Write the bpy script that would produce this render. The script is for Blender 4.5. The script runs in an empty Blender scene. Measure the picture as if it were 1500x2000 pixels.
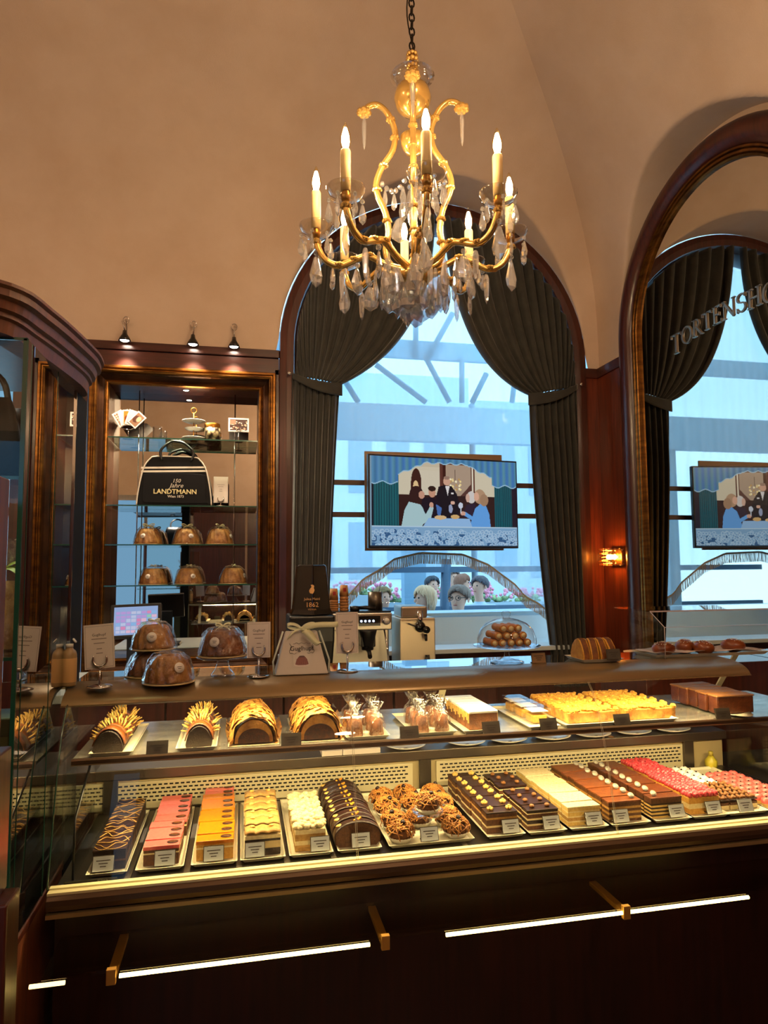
import bpy, bmesh, math, random
import numpy as np
from mathutils import Vector, Matrix
random.seed(7); RNG = np.random.default_rng(7)
S = bpy.context.scene
COL = S.collection
PI = math.pi
# ------------------------------------------------------------------ camera
FPX, CXP, CYP, CAMZ = 1320.0, 750.0, 1000.0, 1.58
_vy = np.array([470-CXP, 1108-CYP, FPX]); _vy /= np.linalg.norm(_vy)
_vx = np.array([7000-CXP, 1060-CYP, FPX]); _vx -= _vx.dot(_vy)*_vy; _vx /= np.linalg.norm(_vx)
_vz = np.cross(_vx, _vy)
if _vz[1] > 0: _vz = -_vz
RW = np.stack([_vx, _vy, _vz], 1)          # world -> camera (x right, y down, z forward)
cam_d = bpy.data.cameras.new('camera'); cam = bpy.data.objects.new('camera', cam_d); COL.objects.link(cam)
_r, _d, _f = RW[0], RW[1], RW[2]
cam.matrix_world = Matrix(((_r[0], -_d[0], -_f[0], 0), (_r[1], -_d[1], -_f[1], 0), (_r[2], -_d[2], -_f[2], CAMZ), (0, 0, 0, 1)))
cam_d.sensor_fit = 'HORIZONTAL'; cam_d.sensor_width = 36; cam_d.lens = FPX/1500*36
cam_d.clip_start = 0.05; cam_d.clip_end = 200
S.camera = cam
def WY(u, v, Y):            # photograph point -> place at depth Y
    d = RW.T @ np.array([u-CXP, v-CYP, FPX]); t = Y/d[1]
    return Vector((d[0]*t, Y, d[2]*t+CAMZ))
def WZ(u, v, Z):            # photograph point -> place at height Z
    d = RW.T @ np.array([u-CXP, v-CYP, FPX]); t = (Z-CAMZ)/d[2]
    return Vector((d[0]*t, d[1]*t, Z))
# ------------------------------------------------------------------ world, exposure
world = bpy.data.worlds.new('sky'); S.world = world; world.use_nodes = True
bg = world.node_tree.nodes['Background']; bg.inputs[0].default_value = (0.44, 0.73, 1.0, 1); bg.inputs[1].default_value = 1.6
S.view_settings.view_transform = 'Standard'; S.view_settings.look = 'None'
S.view_settings.exposure = 1.0; S.view_settings.gamma = 1.0; S.view_settings.use_curve_mapping = False
cy = S.cycles
cy.use_denoising = True; cy.use_adaptive_sampling = True; cy.adaptive_threshold = .1; cy.adaptive_min_samples = 24
cy.max_bounces = 6; cy.diffuse_bounces = 3; cy.glossy_bounces = 3; cy.transmission_bounces = 4
cy.transparent_max_bounces = 14; cy.sample_clamp_indirect = 4.0; cy.sample_clamp_direct = 40.0
cy.caustics_reflective = False; cy.caustics_refractive = False; cy.blur_glossy = 0.6
BULB = 330.0          # candle bulbs of the chandeliers
STRIP = 3.3           # watts per metre of the counter's light strips
# ------------------------------------------------------------------ colours and materials
def lin(c):
    if isinstance(c, str): c = tuple(int(c[i:i+2], 16) for i in (0, 2, 4))
    return tuple(((x/255)/12.92 if x/255 <= .04045 else ((x/255+.055)/1.055)**2.4) for x in c)+(1.0,)
MATS = {}
def nodes_of(name):
    m = bpy.data.materials.new(name); m.use_nodes = True; MATS[name] = m
    nt = m.node_tree; b = nt.nodes.get('Principled BSDF'); return m, nt, b
def N(nt, t, **kw):
    n = nt.nodes.new(t)
    for k, v in kw.items():
        if k in n.inputs: n.inputs[k].default_value = v
        else: setattr(n, k, v)
    return n
def mat(name, c, rough=.5, metal=0., c2=None, scale=40., bump=0., bscale=None, stretch=(1,1,1), sheen=0, coat=0, emit=0, spec=.5, sss=0, detail=4., lo=.35, hi=.65, alpha=1.):
    m, nt, b = nodes_of(name); L = nt.links
    b.inputs['Base Color'].default_value = lin(c); b.inputs['Roughness'].default_value = rough; b.inputs['Metallic'].default_value = metal
    b.inputs['Specular IOR Level'].default_value = spec
    if coat: b.inputs['Coat Weight'].default_value = coat; b.inputs['Coat Roughness'].default_value = .15
    if sheen: b.inputs['Sheen Weight'].default_value = sheen; b.inputs['Sheen Roughness'].default_value = .4
    if sss: b.inputs['Subsurface Weight'].default_value = sss; b.inputs['Subsurface Radius'].default_value = (.01, .005, .003)
    if emit: b.inputs['Emission Color'].default_value = lin(c); b.inputs['Emission Strength'].default_value = emit
    if alpha < 1: b.inputs['Alpha'].default_value = alpha
    if c2 or bump:
        tc = N(nt, 'ShaderNodeTexCoord'); mp = N(nt, 'ShaderNodeMapping'); mp.inputs['Scale'].default_value = stretch
        L.new(tc.outputs['Object'], mp.inputs['Vector'])
    if c2:
        nz = N(nt, 'ShaderNodeTexNoise', Scale=scale, Detail=detail, Roughness=.6); L.new(mp.outputs[0], nz.inputs['Vector'])
        cr = N(nt, 'ShaderNodeValToRGB'); e = cr.color_ramp.elements
        e[0].position = lo; e[0].color = lin(c); e[1].position = hi; e[1].color = lin(c2)
        L.new(nz.outputs['Fac'], cr.inputs[0]); L.new(cr.outputs[0], b.inputs['Base Color'])
    if bump:
        n2 = N(nt, 'ShaderNodeTexNoise', Scale=bscale or scale, Detail=5., Roughness=.6); L.new(mp.outputs[0], n2.inputs['Vector'])
        bp = N(nt, 'ShaderNodeBump', Strength=min(1., bump), Distance=.004*max(1., bump)); L.new(n2.outputs['Fac'], bp.inputs['Height']); L.new(bp.outputs[0], b.inputs['Normal'])
    return m
def wood(name, c, c2, rough=.32, scale=6, vert=True, coat=.12):
    m = mat(name, c, rough, c2=c2, scale=scale, stretch=((9, 9, .5) if vert else (.5, 9, 9)), bump=.06, bscale=scale*3, coat=coat, lo=.3, hi=.72, detail=8.)
    return m
def thin_glass(name, tint=(.96, .99, .97), refl=(1, 1, 1), rough=0.0, fac0=.04, boost=1.0, bump=0, bscale=60., base=.04, milk=0.):
    m, nt, b = nodes_of(name); nt.nodes.remove(b); L = nt.links
    out = nt.nodes['Material Output']
    tr = N(nt, 'ShaderNodeBsdfTransparent'); tr.inputs[0].default_value = (*tint, 1)
    gl = N(nt, 'ShaderNodeBsdfGlossy'); gl.inputs['Color'].default_value = (*refl, 1); gl.inputs['Roughness'].default_value = rough
    lw_ = N(nt, 'ShaderNodeLayerWeight', Blend=.5); fr = N(nt, 'ShaderNodeMath', operation='POWER'); fr.inputs[1].default_value = 4.; L.new(lw_.outputs['Facing'], fr.inputs[0])
    ma = N(nt, 'ShaderNodeMath', operation='MULTIPLY_ADD', use_clamp=True); ma.inputs[1].default_value = boost; ma.inputs[2].default_value = base
    L.new(fr.outputs[0], ma.inputs[0])
    mx = N(nt, 'ShaderNodeMixShader'); L.new(ma.outputs[0], mx.inputs[0]); L.new(tr.outputs[0], mx.inputs[1]); L.new(gl.outputs[0], mx.inputs[2]); L.new(mx.outputs[0], out.inputs[0])
    if milk:
        tl_ = N(nt, 'ShaderNodeBsdfTranslucent'); tl_.inputs[0].default_value = (1, .97, .92, 1); m2_ = N(nt, 'ShaderNodeMixShader'); m2_.inputs[0].default_value = milk; L.new(mx.outputs[0], m2_.inputs[1]); L.new(tl_.outputs[0], m2_.inputs[2]); L.new(m2_.outputs[0], out.inputs[0])
    if bump:
        tc = N(nt, 'ShaderNodeTexCoord'); nz = N(nt, 'ShaderNodeTexNoise', Scale=bscale, Detail=3.); L.new(tc.outputs['Object'], nz.inputs['Vector'])
        bp = N(nt, 'ShaderNodeBump', Strength=bump, Distance=.01); L.new(nz.outputs['Fac'], bp.inputs['Height'])
        L.new(bp.outputs[0], gl.inputs['Normal']); L.new(bp.outputs[0], lw_.inputs['Normal'])
    return m
def glow(name, c, s):
    m, nt, b = nodes_of(name); nt.nodes.remove(b); e = N(nt, 'ShaderNodeEmission'); e.inputs[0].default_value = lin(c); e.inputs[1].default_value = s
    nt.links.new(e.outputs[0], nt.nodes['Material Output'].inputs[0]); return m
def vcol(name, emit=0., rough=.4):      # flat print: colours stored on the mesh
    m, nt, b = nodes_of(name); a = N(nt, 'ShaderNodeVertexColor'); a.layer_name = 'print'
    nt.links.new(a.outputs[0], b.inputs['Base Color']); b.inputs['Roughness'].default_value = rough
    if emit: nt.links.new(a.outputs[0], b.inputs['Emission Color']); b.inputs['Emission Strength'].default_value = emit; b.inputs['Base Color'].default_value = (0, 0, 0, 1); nt.links.remove(b.inputs['Base Color'].links[0])
    return m
plaster = mat('plaster', 'd0b8a4', .85, c2='c8ae98', scale=3., bump=.25, bscale=140.)
wood_d = wood('mahogany', '2e130c', '52241a', .3)
wood_dh = wood('mahogany_rail', '2e130c', '52241a', .3, vert=False)
wood_r = wood('cherry', '4a1c0e', '7a3216', .28)
wood_b = wood('walnut', '4a2412', '6e381b', .5, coat=0)
wood_black = mat('black_lacquer', '070606', .75, spec=.2)
bronze = mat('bronze_moulding', '8a5a22', .32, metal=.85, c2='5a3512', scale=8., stretch=(1, 1, 4))
bronze2 = mat('dark_bronze', '4c2c14', .38, metal=.6, c2='2c170b', scale=8.)
gold = mat('gold', 'c98d2e', .22, metal=1.)
brass = mat('brass', 'a5702c', .3, metal=1.)
steel = mat('steel', 'b9b4aa', .3, metal=1., bump=.05, bscale=30, stretch=(1, 30, 30))
steel_d = mat('dark_steel', '6a6259', .36, metal=.9, bump=.05, bscale=30, stretch=(1, 30, 30))
chrome = mat('chrome', 'd8d8d8', .08, metal=1.)
band_m = mat('bronze_anodised', 'a08862', .3, metal=.6)
lip_m = mat('bronze_profile', '5a4534', .38, metal=.7)
cream_p = mat('cream_enamel', 'cbbf9a', .45)
black = mat('black_plastic', '0c0c0e', .35)
black_s = mat('black_gloss', '08080a', .12, coat=.4)
dark_m = mat('dark_shadowgap', '0a0807', .8)
vinyl = mat('navy_vinyl', '090a10', .42, bump=.15, bscale=25, spec=.22)
white_m = mat('white_porcelain', 'e9e6da', .25, coat=.3)
paper = mat('paper', 'e2d6cb', .8)
paper_b = mat('paper_blue', 'd3dce0', .7)
card_d = mat('dark_card', '4b4438', .6)
ink = mat('ink', '3a332c', .8)
green_edge = mat('glass_edge', '1d4a3e', .15, coat=.5, spec=.8)
velvet = mat('green_velvet', '3a3934', .9, c2='2e2d2a', scale=12., sheen=.3, bump=.1, bscale=300)
ribbon_m = mat('cream_ribbon', 'd9d9b0', .45, sheen=.3)
glass = thin_glass('clear_glass', boost=.8, base=.03)
glass_s = thin_glass('shelf_glass', tint=(.86, .95, .90), boost=1.)
glass_top = thin_glass('counter_top_glass', tint=(.75, .72, .62), boost=1.5, base=.06)
glass_c = thin_glass('dome_glass', boost=1.3, base=.05, tint=(.97, .98, .99))
cello = thin_glass('cellophane', tint=(.96, .97, .98), rough=.05, boost=1.1, base=.1, bump=.9, bscale=55.)
pane_m = thin_glass('dark_reflecting_glass', tint=(.42, .45, .43), boost=1.2, base=.34)
perspex = thin_glass('perspex', boost=1.0, tint=(.97, .98, .99))
crystal = thin_glass('crystal', tint=(.84, .87, .92), boost=1.3, base=.36, rough=.07, milk=.08)
crystal_w = thin_glass('bobeche_glass', tint=(.95, .93, .88), boost=1.6, base=.13, rough=.02)
amber = mat('gilt_glass', 'e2b664', .2, metal=.75, coat=.5)
mirror_m = mat('mirror', 'd4d2cc', .015, metal=1.)
wax = mat('candle_sleeve', 'e8c98e', .5, sss=.3)
bulb_m = glow('candle_bulb', 'ffdfb4', BULB)
fill_globe_m = glow('fill_globe_glow', 'ffe0b8', 62.)  # glow of the added fill globes behind the viewer
led_m = glow('led_strip', 'ffd978', 3.2)
spot_m = glow('spot_bulb', 'fff3df', 25.)
# ------------------------------------------------------------------ mesh builder
class MB:
    def __init__(s): s.v = []; s.f = []; s.m = []; s.sm = []
    def add(s, vs, fs, mi=0, smooth=False, M=None):
        o = len(s.v)
        s.v += [tuple(M @ Vector(p)) for p in vs] if M is not None else [tuple(p) for p in vs]
        s.f += [tuple(i+o for i in f) for f in fs]; s.m += [mi]*len(fs); s.sm += [smooth]*len(fs); return s
    def box(s, x0, x1, y0, y1, z0, z1, mi=0, M=None):
        return s.add([(x0,y0,z0),(x1,y0,z0),(x1,y1,z0),(x0,y1,z0),(x0,y0,z1),(x1,y0,z1),(x1,y1,z1),(x0,y1,z1)],
                     [(0,3,2,1),(4,5,6,7),(0,1,5,4),(1,2,6,5),(2,3,7,6),(3,0,4,7)], mi, False, M)
    def grid(s, nu, nv, fn, mi=0, wu=False, wv=False, smooth=True, M=None, flip=False):
        vs = [fn(i, j) for i in range(nu) for j in range(nv)]; fs = []
        for i in range(nu if wu else nu-1):
            for j in range(nv if wv else nv-1):
                a, b = i*nv+j, ((i+1) % nu)*nv+j; c, d = ((i+1) % nu)*nv+(j+1) % nv, i*nv+(j+1) % nv
                fs.append((a, d, c, b) if flip else (a, b, c, d))
        return s.add(vs, fs, mi, smooth, M)
    def lathe(s, prof, n=24, c=(0,0,0), mi=0, smooth=True, M=None, sx=1, sy=1, flute=0, fn=0, caps=True):
        def P(i, j):
            a = 2*PI*i/n; r, z = prof[j]; k = 1+flute*math.cos(fn*a) if fn else 1
            return (c[0]+r*k*sx*math.cos(a), c[1]+r*k*sy*math.sin(a), c[2]+z)
        s.grid(n, len(prof), P, mi, wu=True, smooth=smooth, M=M)
        return s
    def tube(s, pts, r, n=8, mi=0, closed=False, smooth=True, M=None, flat=1.0, caps=True):
        pts = [Vector(p) for p in pts]; k = len(pts); rr = r if hasattr(r, '__len__') else [r]*k
        T = []
        for i in range(k):
            a = pts[(i-1) % k] if (closed or i > 0) else pts[i]; b = pts[(i+1) % k] if (closed or i < k-1) else pts[i]
            t = (b-a); T.append(t.normalized() if t.length > 1e-9 else Vector((0,0,1)))
        up = Vector((0,0,1)) if abs(T[0].z) < .9 else Vector((1,0,0)); nrm = (up-T[0]*up.dot(T[0])).normalized(); F = []
        for i in range(k):
            nrm = (nrm-T[i]*nrm.dot(T[i])); nrm = nrm.normalized() if nrm.length > 1e-6 else Vector((1,0,0)); F.append((nrm.copy(), T[i].cross(nrm)))
        def P(i, j):
            a = 2*PI*j/n; q = pts[i]+F[i][0]*math.cos(a)*rr[i]*flat+F[i][1]*math.sin(a)*rr[i]; return tuple(q)
        o = len(s.v); s.grid(k, n, P, mi, wu=closed, wv=True, smooth=smooth, M=M, flip=True)
        if caps and not closed:
            s.f += [tuple(o+j for j in range(n)), tuple(o+(k-1)*n+j for j in reversed(range(n)))]; s.m += [mi]*2; s.sm += [False]*2
        return s
    def sphere(s, c, r, nu=12, nv=8, mi=0, sc=(1,1,1), smooth=True, M=None):
        return s.grid(nu, nv+1, lambda i, j: (c[0]+r*sc[0]*math.sin(PI*j/nv)*math.cos(2*PI*i/nu), c[1]+r*sc[1]*math.sin(PI*j/nv)*math.sin(2*PI*i/nu), c[2]-r*sc[2]*math.cos(PI*j/nv)), mi, wu=True, smooth=smooth, M=M)
    def prism(s, poly, h0, h1, mi=0, axis='z', M=None, smooth=False):
        n = len(poly); P = {'z': lambda p, h: (p[0], p[1], h), 'y': lambda p, h: (p[0], h, p[1]), 'x': lambda p, h: (h, p[0], p[1])}[axis]
        vs = [P(p, h0) for p in poly]+[P(p, h1) for p in poly]
        s.add(vs, [tuple(range(n)), tuple(range(2*n-1, n-1, -1))], mi, False, M)
        o = len(s.v)-2*n
        for i in range(n): s.f.append((o+i, o+n+i, o+n+(i+1) % n, o+(i+1) % n)); s.m.append(mi); s.sm.append(smooth)
        return s
    def strip(s, pts, w, side, th=.0006, mi=0, M=None):     # ribbon along pts, widened along side
        sd = [Vector(x) for x in side] if hasattr(side[0], '__len__') else [Vector(side)]*len(pts)
        ww = w if hasattr(w, '__len__') else [w]*len(pts)
        return s.grid(len(pts), 2, lambda i, j: tuple(Vector(pts[i])+sd[i]*(j-.5)*ww[i]), mi, M=M)
    def build(s, name, mats, parent=None, loc=None, bevel=0, solid=0, subs=0, kind=None, label=None, recalc=True):
        me = bpy.data.meshes.new(name); me.from_pydata(s.v, [], s.f)
        for m in (mats if isinstance(mats, (list, tuple)) else [mats]): me.materials.append(m)
        me.polygons.foreach_set('material_index', s.m); me.polygons.foreach_set('use_smooth', s.sm)
        if recalc:
            bm = bmesh.new(); bm.from_mesh(me); bmesh.ops.remove_doubles(bm, verts=bm.verts, dist=1e-6); bmesh.ops.recalc_face_normals(bm, faces=bm.faces); bm.to_mesh(me); bm.free()
        o = bpy.data.objects.new(name, me); COL.objects.link(o)
        if parent is not None: o.parent = parent
        if loc is not None: o.location = loc
        if bevel:
            md = o.modifiers.new('bevel', 'BEVEL'); md.width = bevel; md.segments = 2; md.limit_method = 'ANGLE'; md.angle_limit = .7
        if solid: md = o.modifiers.new('solid', 'SOLIDIFY'); md.thickness = solid; md.offset = 0
        if subs: md = o.modifiers.new('sub', 'SUBSURF'); md.levels = subs; md.render_levels = subs
        if kind: o['kind'] = kind
        if label: o['label'] = label
        return o
def tag(o, label, cat, group=None, kind=None):
    o['label'] = label
    if cat: o['category'] = cat
    if group: o['group'] = group
    if kind: o['kind'] = kind
    return o
def thing(name, label, cat, loc=(0,0,0), rz=0, group=None):
    o = bpy.data.objects.new(name, None); COL.objects.link(o); o.empty_display_size = .05
    o.location = loc; o.rotation_euler = (0, 0, rz); return tag(o, label, cat, group)
def struct(o, label=None):
    o['kind'] = 'structure'
    if label: o['label'] = label
    return o
def setting(name, label):
    o = bpy.data.objects.new(name, None); COL.objects.link(o); o['kind'] = 'structure'; o['label'] = label; return o
def dup(root, loc, rz=0, label=None, group=None, sc=None):
    r = root.copy(); COL.objects.link(r); r.location = loc; r.rotation_euler = (0, 0, rz)
    if sc: r.scale = sc
    if label: r['label'] = label
    if group: r['group'] = group
    for ch in list(root.children):
        c = ch.copy(); COL.objects.link(c); c.parent = r
        for g in list(ch.children):
            d = g.copy(); COL.objects.link(d); d.parent = c
    return r
ORD = ['first', 'second', 'third', 'fourth', 'fifth', 'sixth', 'seventh', 'eighth', 'ninth', 'tenth', 'eleventh', 'twelfth']
def Rz(a): return Matrix.Rotation(a, 4, 'Z')
def Rx(a): return Matrix.Rotation(a, 4, 'X')
def Ry(a): return Matrix.Rotation(a, 4, 'Y')
def Tr(x, y, z): return Matrix.Translation((x, y, z))
def bez(p, n=12):
    p = [Vector(q) for q in p]; out = []
    for i in range(n+1):
        t = i/n; q = list(p)
        while len(q) > 1: q = [q[k].lerp(q[k+1], t) for k in range(len(q)-1)]
        out.append(q[0])
    return out
def spline(pts, sub=6):         # Catmull-Rom through pts
    P = [Vector(p) for p in pts]; P = [P[0]*2-P[1]]+P+[P[-1]*2-P[-2]]; out = []
    for i in range(1, len(P)-2):
        for k in range(sub):
            t = k/sub; a, b, c, d = P[i-1], P[i], P[i+1], P[i+2]
            out.append(.5*((2*b)+(c-a)*t+(2*a-5*b+4*c-d)*t*t+(3*b-a-3*c+d)*t**3))
    return out+[P[-2]]
def arc_frame(path, prof, nrm, closed=False):
    """sweep prof [(across, out)] along a flat path; across = in-plane normal, out = nrm"""
    P = [Vector(p) for p in path]; nrm = Vector(nrm); k = len(P); rows = []
    for i in range(k):
        a = P[(i-1) % k] if closed or i else P[i]; b = P[(i+1) % k] if closed or i < k-1 else P[i]
        if closed or 0 < i < k-1:
            t1 = (P[i]-a).normalized(); t2 = (b-P[i]).normalized(); t = (t1+t2).normalized(); sc = 1/max(.3, t.dot(t1))
        else: t = (b-a).normalized(); sc = 1
        side = t.cross(nrm)
        rows.append([tuple(P[i]+side*x*sc+nrm*y) for x, y in prof])
    return rows
def text_mesh(txt, size, ext=.0004, align='CENTER', shear=0., offset=0.):
    c = bpy.data.curves.new('lettering', 'FONT'); c.body = txt; c.size = size; c.extrude = ext; c.align_x = align; c.align_y = 'CENTER'; c.shear = shear; c.offset = offset; c.resolution_u = 2
    o = bpy.data.objects.new('lettering_curve', c)
    me = bpy.data.meshes.new_from_object(o); bpy.data.objects.remove(o); bpy.data.curves.remove(c); return me
def lettering(txt, size, m, parent, M, ext=.0004, **kw):
    me = text_mesh(txt, size, ext, **kw); me.materials.clear(); me.materials.append(m); me.name = 'lettering'
    o = bpy.data.objects.new('lettering', me); COL.objects.link(o); o.parent = parent; o.matrix_local = M
    return o
def raster_obj(name, img, w, h, m, parent, M):      # flat print/screen: one coloured quad per cell, in the XZ plane facing -Y
    H, Wd = img.shape[:2]
    vs = [((i/Wd-.5)*w, 0, (.5-j/H)*h) for j in range(H+1) for i in range(Wd+1)]
    fs = [(j*(Wd+1)+i, (j+1)*(Wd+1)+i, (j+1)*(Wd+1)+i+1, j*(Wd+1)+i+1) for j in range(H) for i in range(Wd)]
    me = bpy.data.meshes.new(name); me.from_pydata(vs, [], fs); me.materials.append(m)
    ca = me.color_attributes.new('print', 'FLOAT_COLOR', 'CORNER')
    c = img.reshape(-1, 3)/255.; c = np.where(c <= .04045, c/12.92, ((c+.055)/1.055)**2.4)
    c = np.concatenate([c, np.ones((len(c), 1))], 1).repeat(4, 0).astype(np.float32)
    ca.data.foreach_set('color', c.ravel())
    o = bpy.data.objects.new(name, me); COL.objects.link(o); o.parent = parent; o.matrix_local = M; return o
class Canvas:
    def __init__(s, w, h, c): s.a = np.zeros((h, w, 3)); s.a[:] = c; s.w, s.h = w, h; s.y, s.x = np.mgrid[0:h, 0:w]; s.x = (s.x+.5)/w; s.y = (s.y+.5)/h
    def rect(s, x0, y0, x1, y1, c): s.a[(s.x >= x0) & (s.x < x1) & (s.y >= y0) & (s.y < y1)] = c
    def ell(s, cx, cy_, rx, ry, c): s.a[((s.x-cx)/rx)**2+((s.y-cy_)/ry)**2 < 1] = c
    def poly(s, pts, c):
        ins = np.zeros(s.x.shape, bool); n = len(pts)
        for i in range(n):
            (x1, y1), (x2, y2) = pts[i], pts[(i+1) % n]
            if y1 == y2: continue
            k = ((y1 > s.y) != (y2 > s.y)) & (s.x < (x2-x1)*(s.y-y1)/(y2-y1)+x1); ins ^= k
        s.a[ins] = c
# ================================================================== THE ROOM
WALLY, SIDEX, BACKY, LEFTX = 4.4, 2.545, -3.6, -4.6
AX, AR, AZ = 1.335, 1.0, 3.03              # window arch: centre, inner radius, springing
MY, MR, MZ = 3.165, .69, 3.05              # mirror arch
mb = MB(); mb.box(LEFTX, SIDEX, BACKY, WALLY, -.05, 0); struct(mb.build('floor', mat('dark_parquet', '2a1710', .35, c2='3a2015', scale=5, stretch=(1, 8, 1))), 'dark floor of the cafe')
cu = [0, .006, .02, .058, .21, .396, .637, .883, 1.098, 1.6, 2.3, 3.2, 9]; cz = [3.0, 3.22, 3.40, 3.593, 3.926, 4.172, 4.393, 4.561, 4.724, 4.98, 5.16, 5.22, 5.22]
from bisect import bisect
def cove(u):      # smooth height of the vault at distance u from its wall
    return float(np.interp(math.sqrt(max(u, 0)), [math.sqrt(x) for x in cu], cz))
us = [0, .003, .006, .012, .02, .03, .042, .058]
while us[-1] < 2.6: us.append(us[-1]+.016)
while us[-1] < 8.0: us.append(us[-1]+.2)
ux = [u for u in us if u < SIDEX-LEFTX]+[SIDEX-LEFTX]; uy = [u for u in us if u < WALLY-BACKY]+[WALLY-BACKY]
def archz(t, c, r, z0): return z0+math.sqrt(r*r-(t-c)**2) if abs(t-c) < r else -1
CA = {u: cove(u) for u in us+[ux[-1], uy[-1]]}
def vault(i, j):
    x, y = SIDEX-ux[i], WALLY-uy[j]
    za = max(CA[uy[j]], archz(x, AX, AR+.105, AZ)); zb = max(CA[ux[i]], archz(y, MY, MR+.24, MZ))
    return (x, y, min(za, zb))
mb = MB(); nx_, ny_ = len(ux), len(uy); vs_ = [vault(i, j) for i in range(nx_) for j in range(ny_)]; fs_ = []
for i in range(nx_-1):
    for j in range(ny_-1):
        a, b, c, d = i*ny_+j, (i+1)*ny_+j, (i+1)*ny_+j+1, i*ny_+j+1
        fs_ += [(a, b, c), (a, c, d)] if i == j else [(a, b, c, d)]
mb.add(vs_, fs_, 0, True); o = mb.build('ceiling', plaster, recalc=False)
for e in o.data.edges:      # crisp groin
    p, q = e.vertices
    if p//ny_ == p % ny_ and q//ny_ == q % ny_: e.use_edge_sharp = True
struct(o, 'beige plaster vault with a sharp groin above the corner')
# side, back and left walls
mb = MB(); mb.box(SIDEX, SIDEX+.08, BACKY, WALLY+.02, 0, 5.3); struct(mb.build('wall_right', plaster), 'beige side wall behind the arched mirror')
mb = MB(); mb.box(LEFTX-.08, LEFTX, BACKY, WALLY, 0, 5.3); struct(mb.build('wall_left', plaster), 'beige left wall')
mb = MB(); mb.box(LEFTX, SIDEX, BACKY-.08, BACKY, 0, 5.3); wb = struct(mb.build('wall_back', plaster), 'beige wall behind the viewer')
for k, x0 in enumerate([-4.5, -3.5, -.9, .1, 1.1]):
    m2 = MB(); m2.box(x0+.02, x0+.98, BACKY, BACKY+.03, 0, 2.6); m2.build('wood_panel', wood_d, wb, bevel=.004)
m2 = MB(); m2.box(-2.45, -.95, BACKY, BACKY+.06, .3, 2.9); w2 = struct(m2.build('window_3', wood_d), 'tall daylit window behind the viewer')
for k in range(2):
    m2 = MB(); m2.box(-2.38+k*.72, -1.72+k*.72, BACKY+.055, BACKY+.065, .4, 2.8); m2.build('pane', glow('daylight_pane%d' % k, '8cc4f2', .45), w2)
# window wall: wood panelling
wf = setting('wall_front', 'dark wood panelled wall with mirror niches and the arched window')
def panel(x0, x1, z0, z1, m=wood_d, y0=WALLY, y1=WALLY+.1, bev=.003):
    b = MB(); b.box(x0, x1, y0, y1, z0, z1); return b.build('wood_panel', m, wf, bevel=bev)
panel(-2.2, .235, 2.835, 2.945, wood_dh); panel(-2.2, .235, 2.948, 3.0, wood_dh, WALLY-.012)
panel(-1.36, -1.16, .92, 2.872); panel(-1.158, -.935, .92, 2.872); panel(-2.2, -2.1, .92, 2.872); panel(-1.36, .235, 0, .92); panel(-2.2, -1.36, 0, .92)
panel(.207, .236, .92, 2.872); panel(LEFTX, -2.2, 0, 3.0)
panel(.236, 2.434, 0, 1.0); panel(2.434, SIDEX, 0, 2.93, wood_r); panel(2.43, SIDEX, 2.93, 3.0, wood_dh, WALLY-.01)
wr = bpy.data.objects['wall_right']
b = MB(); b.box(SIDEX-.015, SIDEX, 4.06, WALLY-.001, 0, 2.93); b.build('wood_panel', wood_r, wr, bevel=.002)
b = MB(); b.box(SIDEX-.025, SIDEX, 4.06, WALLY-.001, 2.93, 3.0); b.build('wood_panel', wood_dh, wr, bevel=.002)
b = MB(); b.box(SIDEX-.015, SIDEX, BACKY, 2.26, 0, 2.93); b.build('wood_panel', wood_r, wr, bevel=.002)
# arched window trim and glazing
def archpath(c, r, z0, zb, plane, n=40):
    pts = []
    for k in range(n+1):
        a = PI*k/n; pts.append((c+r*math.cos(a), z0+r*math.sin(a)))
    pts = [(c+r, zb)]+pts+[(c-r, zb)]
    return pts
pth = [(x, WALLY, z) for x, z in archpath(AX, AR, AZ, 1.0, 'y')]
def frame_obj(name, path, prof, nrm, m, parent, closed=False, smooth=True):
    rows = arc_frame(path, prof, nrm, closed); b = MB()
    b.grid(len(rows), len(prof), lambda i, j: rows[i][j], 0, wu=closed, smooth=False); return b.build(name, m, parent)
t1 = frame_obj('trim_1', pth, [(0, -.16), (0, .0), (.006, .018), (.05, .024), (.094, .018), (.1, 0)], (0, -1, 0), wood_d, None); struct(t1, 'dark red wooden arch around the window')
w1 = setting('window_1', 'tall arched window behind the drapes')
frame_obj('window_frame', [(x, WALLY+.17, z) for x, z in archpath(AX, .94, AZ, 1.0, 'y')], [(0, .0), (0, .03), (.07, .03), (.07, 0)], (0, -1, 0), wood_d, w1)
for k in range(2):      # two casement panes
    sgn = -1 if k == 0 else 1; pl = []
    for q in range(17): a = PI/2*q/16; pl.append((AX+sgn*(.002+.92*math.sin(a)), AZ+.92*math.cos(a)))
    pl += [(AX+sgn*.92, 1.0), (AX+sgn*.002, 1.0)]
    b = MB(); b.prism(pl, WALLY+.175, WALLY+.181, 0, 'y'); b.build('pane', glass, w1)
b = MB(); b.box(.236, 2.434, WALLY-.06, WALLY+.2, 1.0, 1.03); b.build('window_sill', mat('pale_sill', 'c8d2d6', .4), w1, bevel=.004)
# side window added to give blue patches through the glass case
w2 = setting('added_window', 'added narrow window left of the mirror niches, giving blue light through the glass case')
b = MB(); b.box(-2.1, -1.36, WALLY+.06, WALLY+.066, .92, 2.872); b.build('pane', glass, w2)
b = MB(); b.box(-1.75, -1.71, WALLY+.04, WALLY+.08, .92, 2.872); b.build('mullion', wood_d, w2)
b = MB(); b.box(-2.1, -1.36, WALLY+.04, WALLY+.08, 1.9, 1.95); b.build('transom', wood_d, w2)
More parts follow.
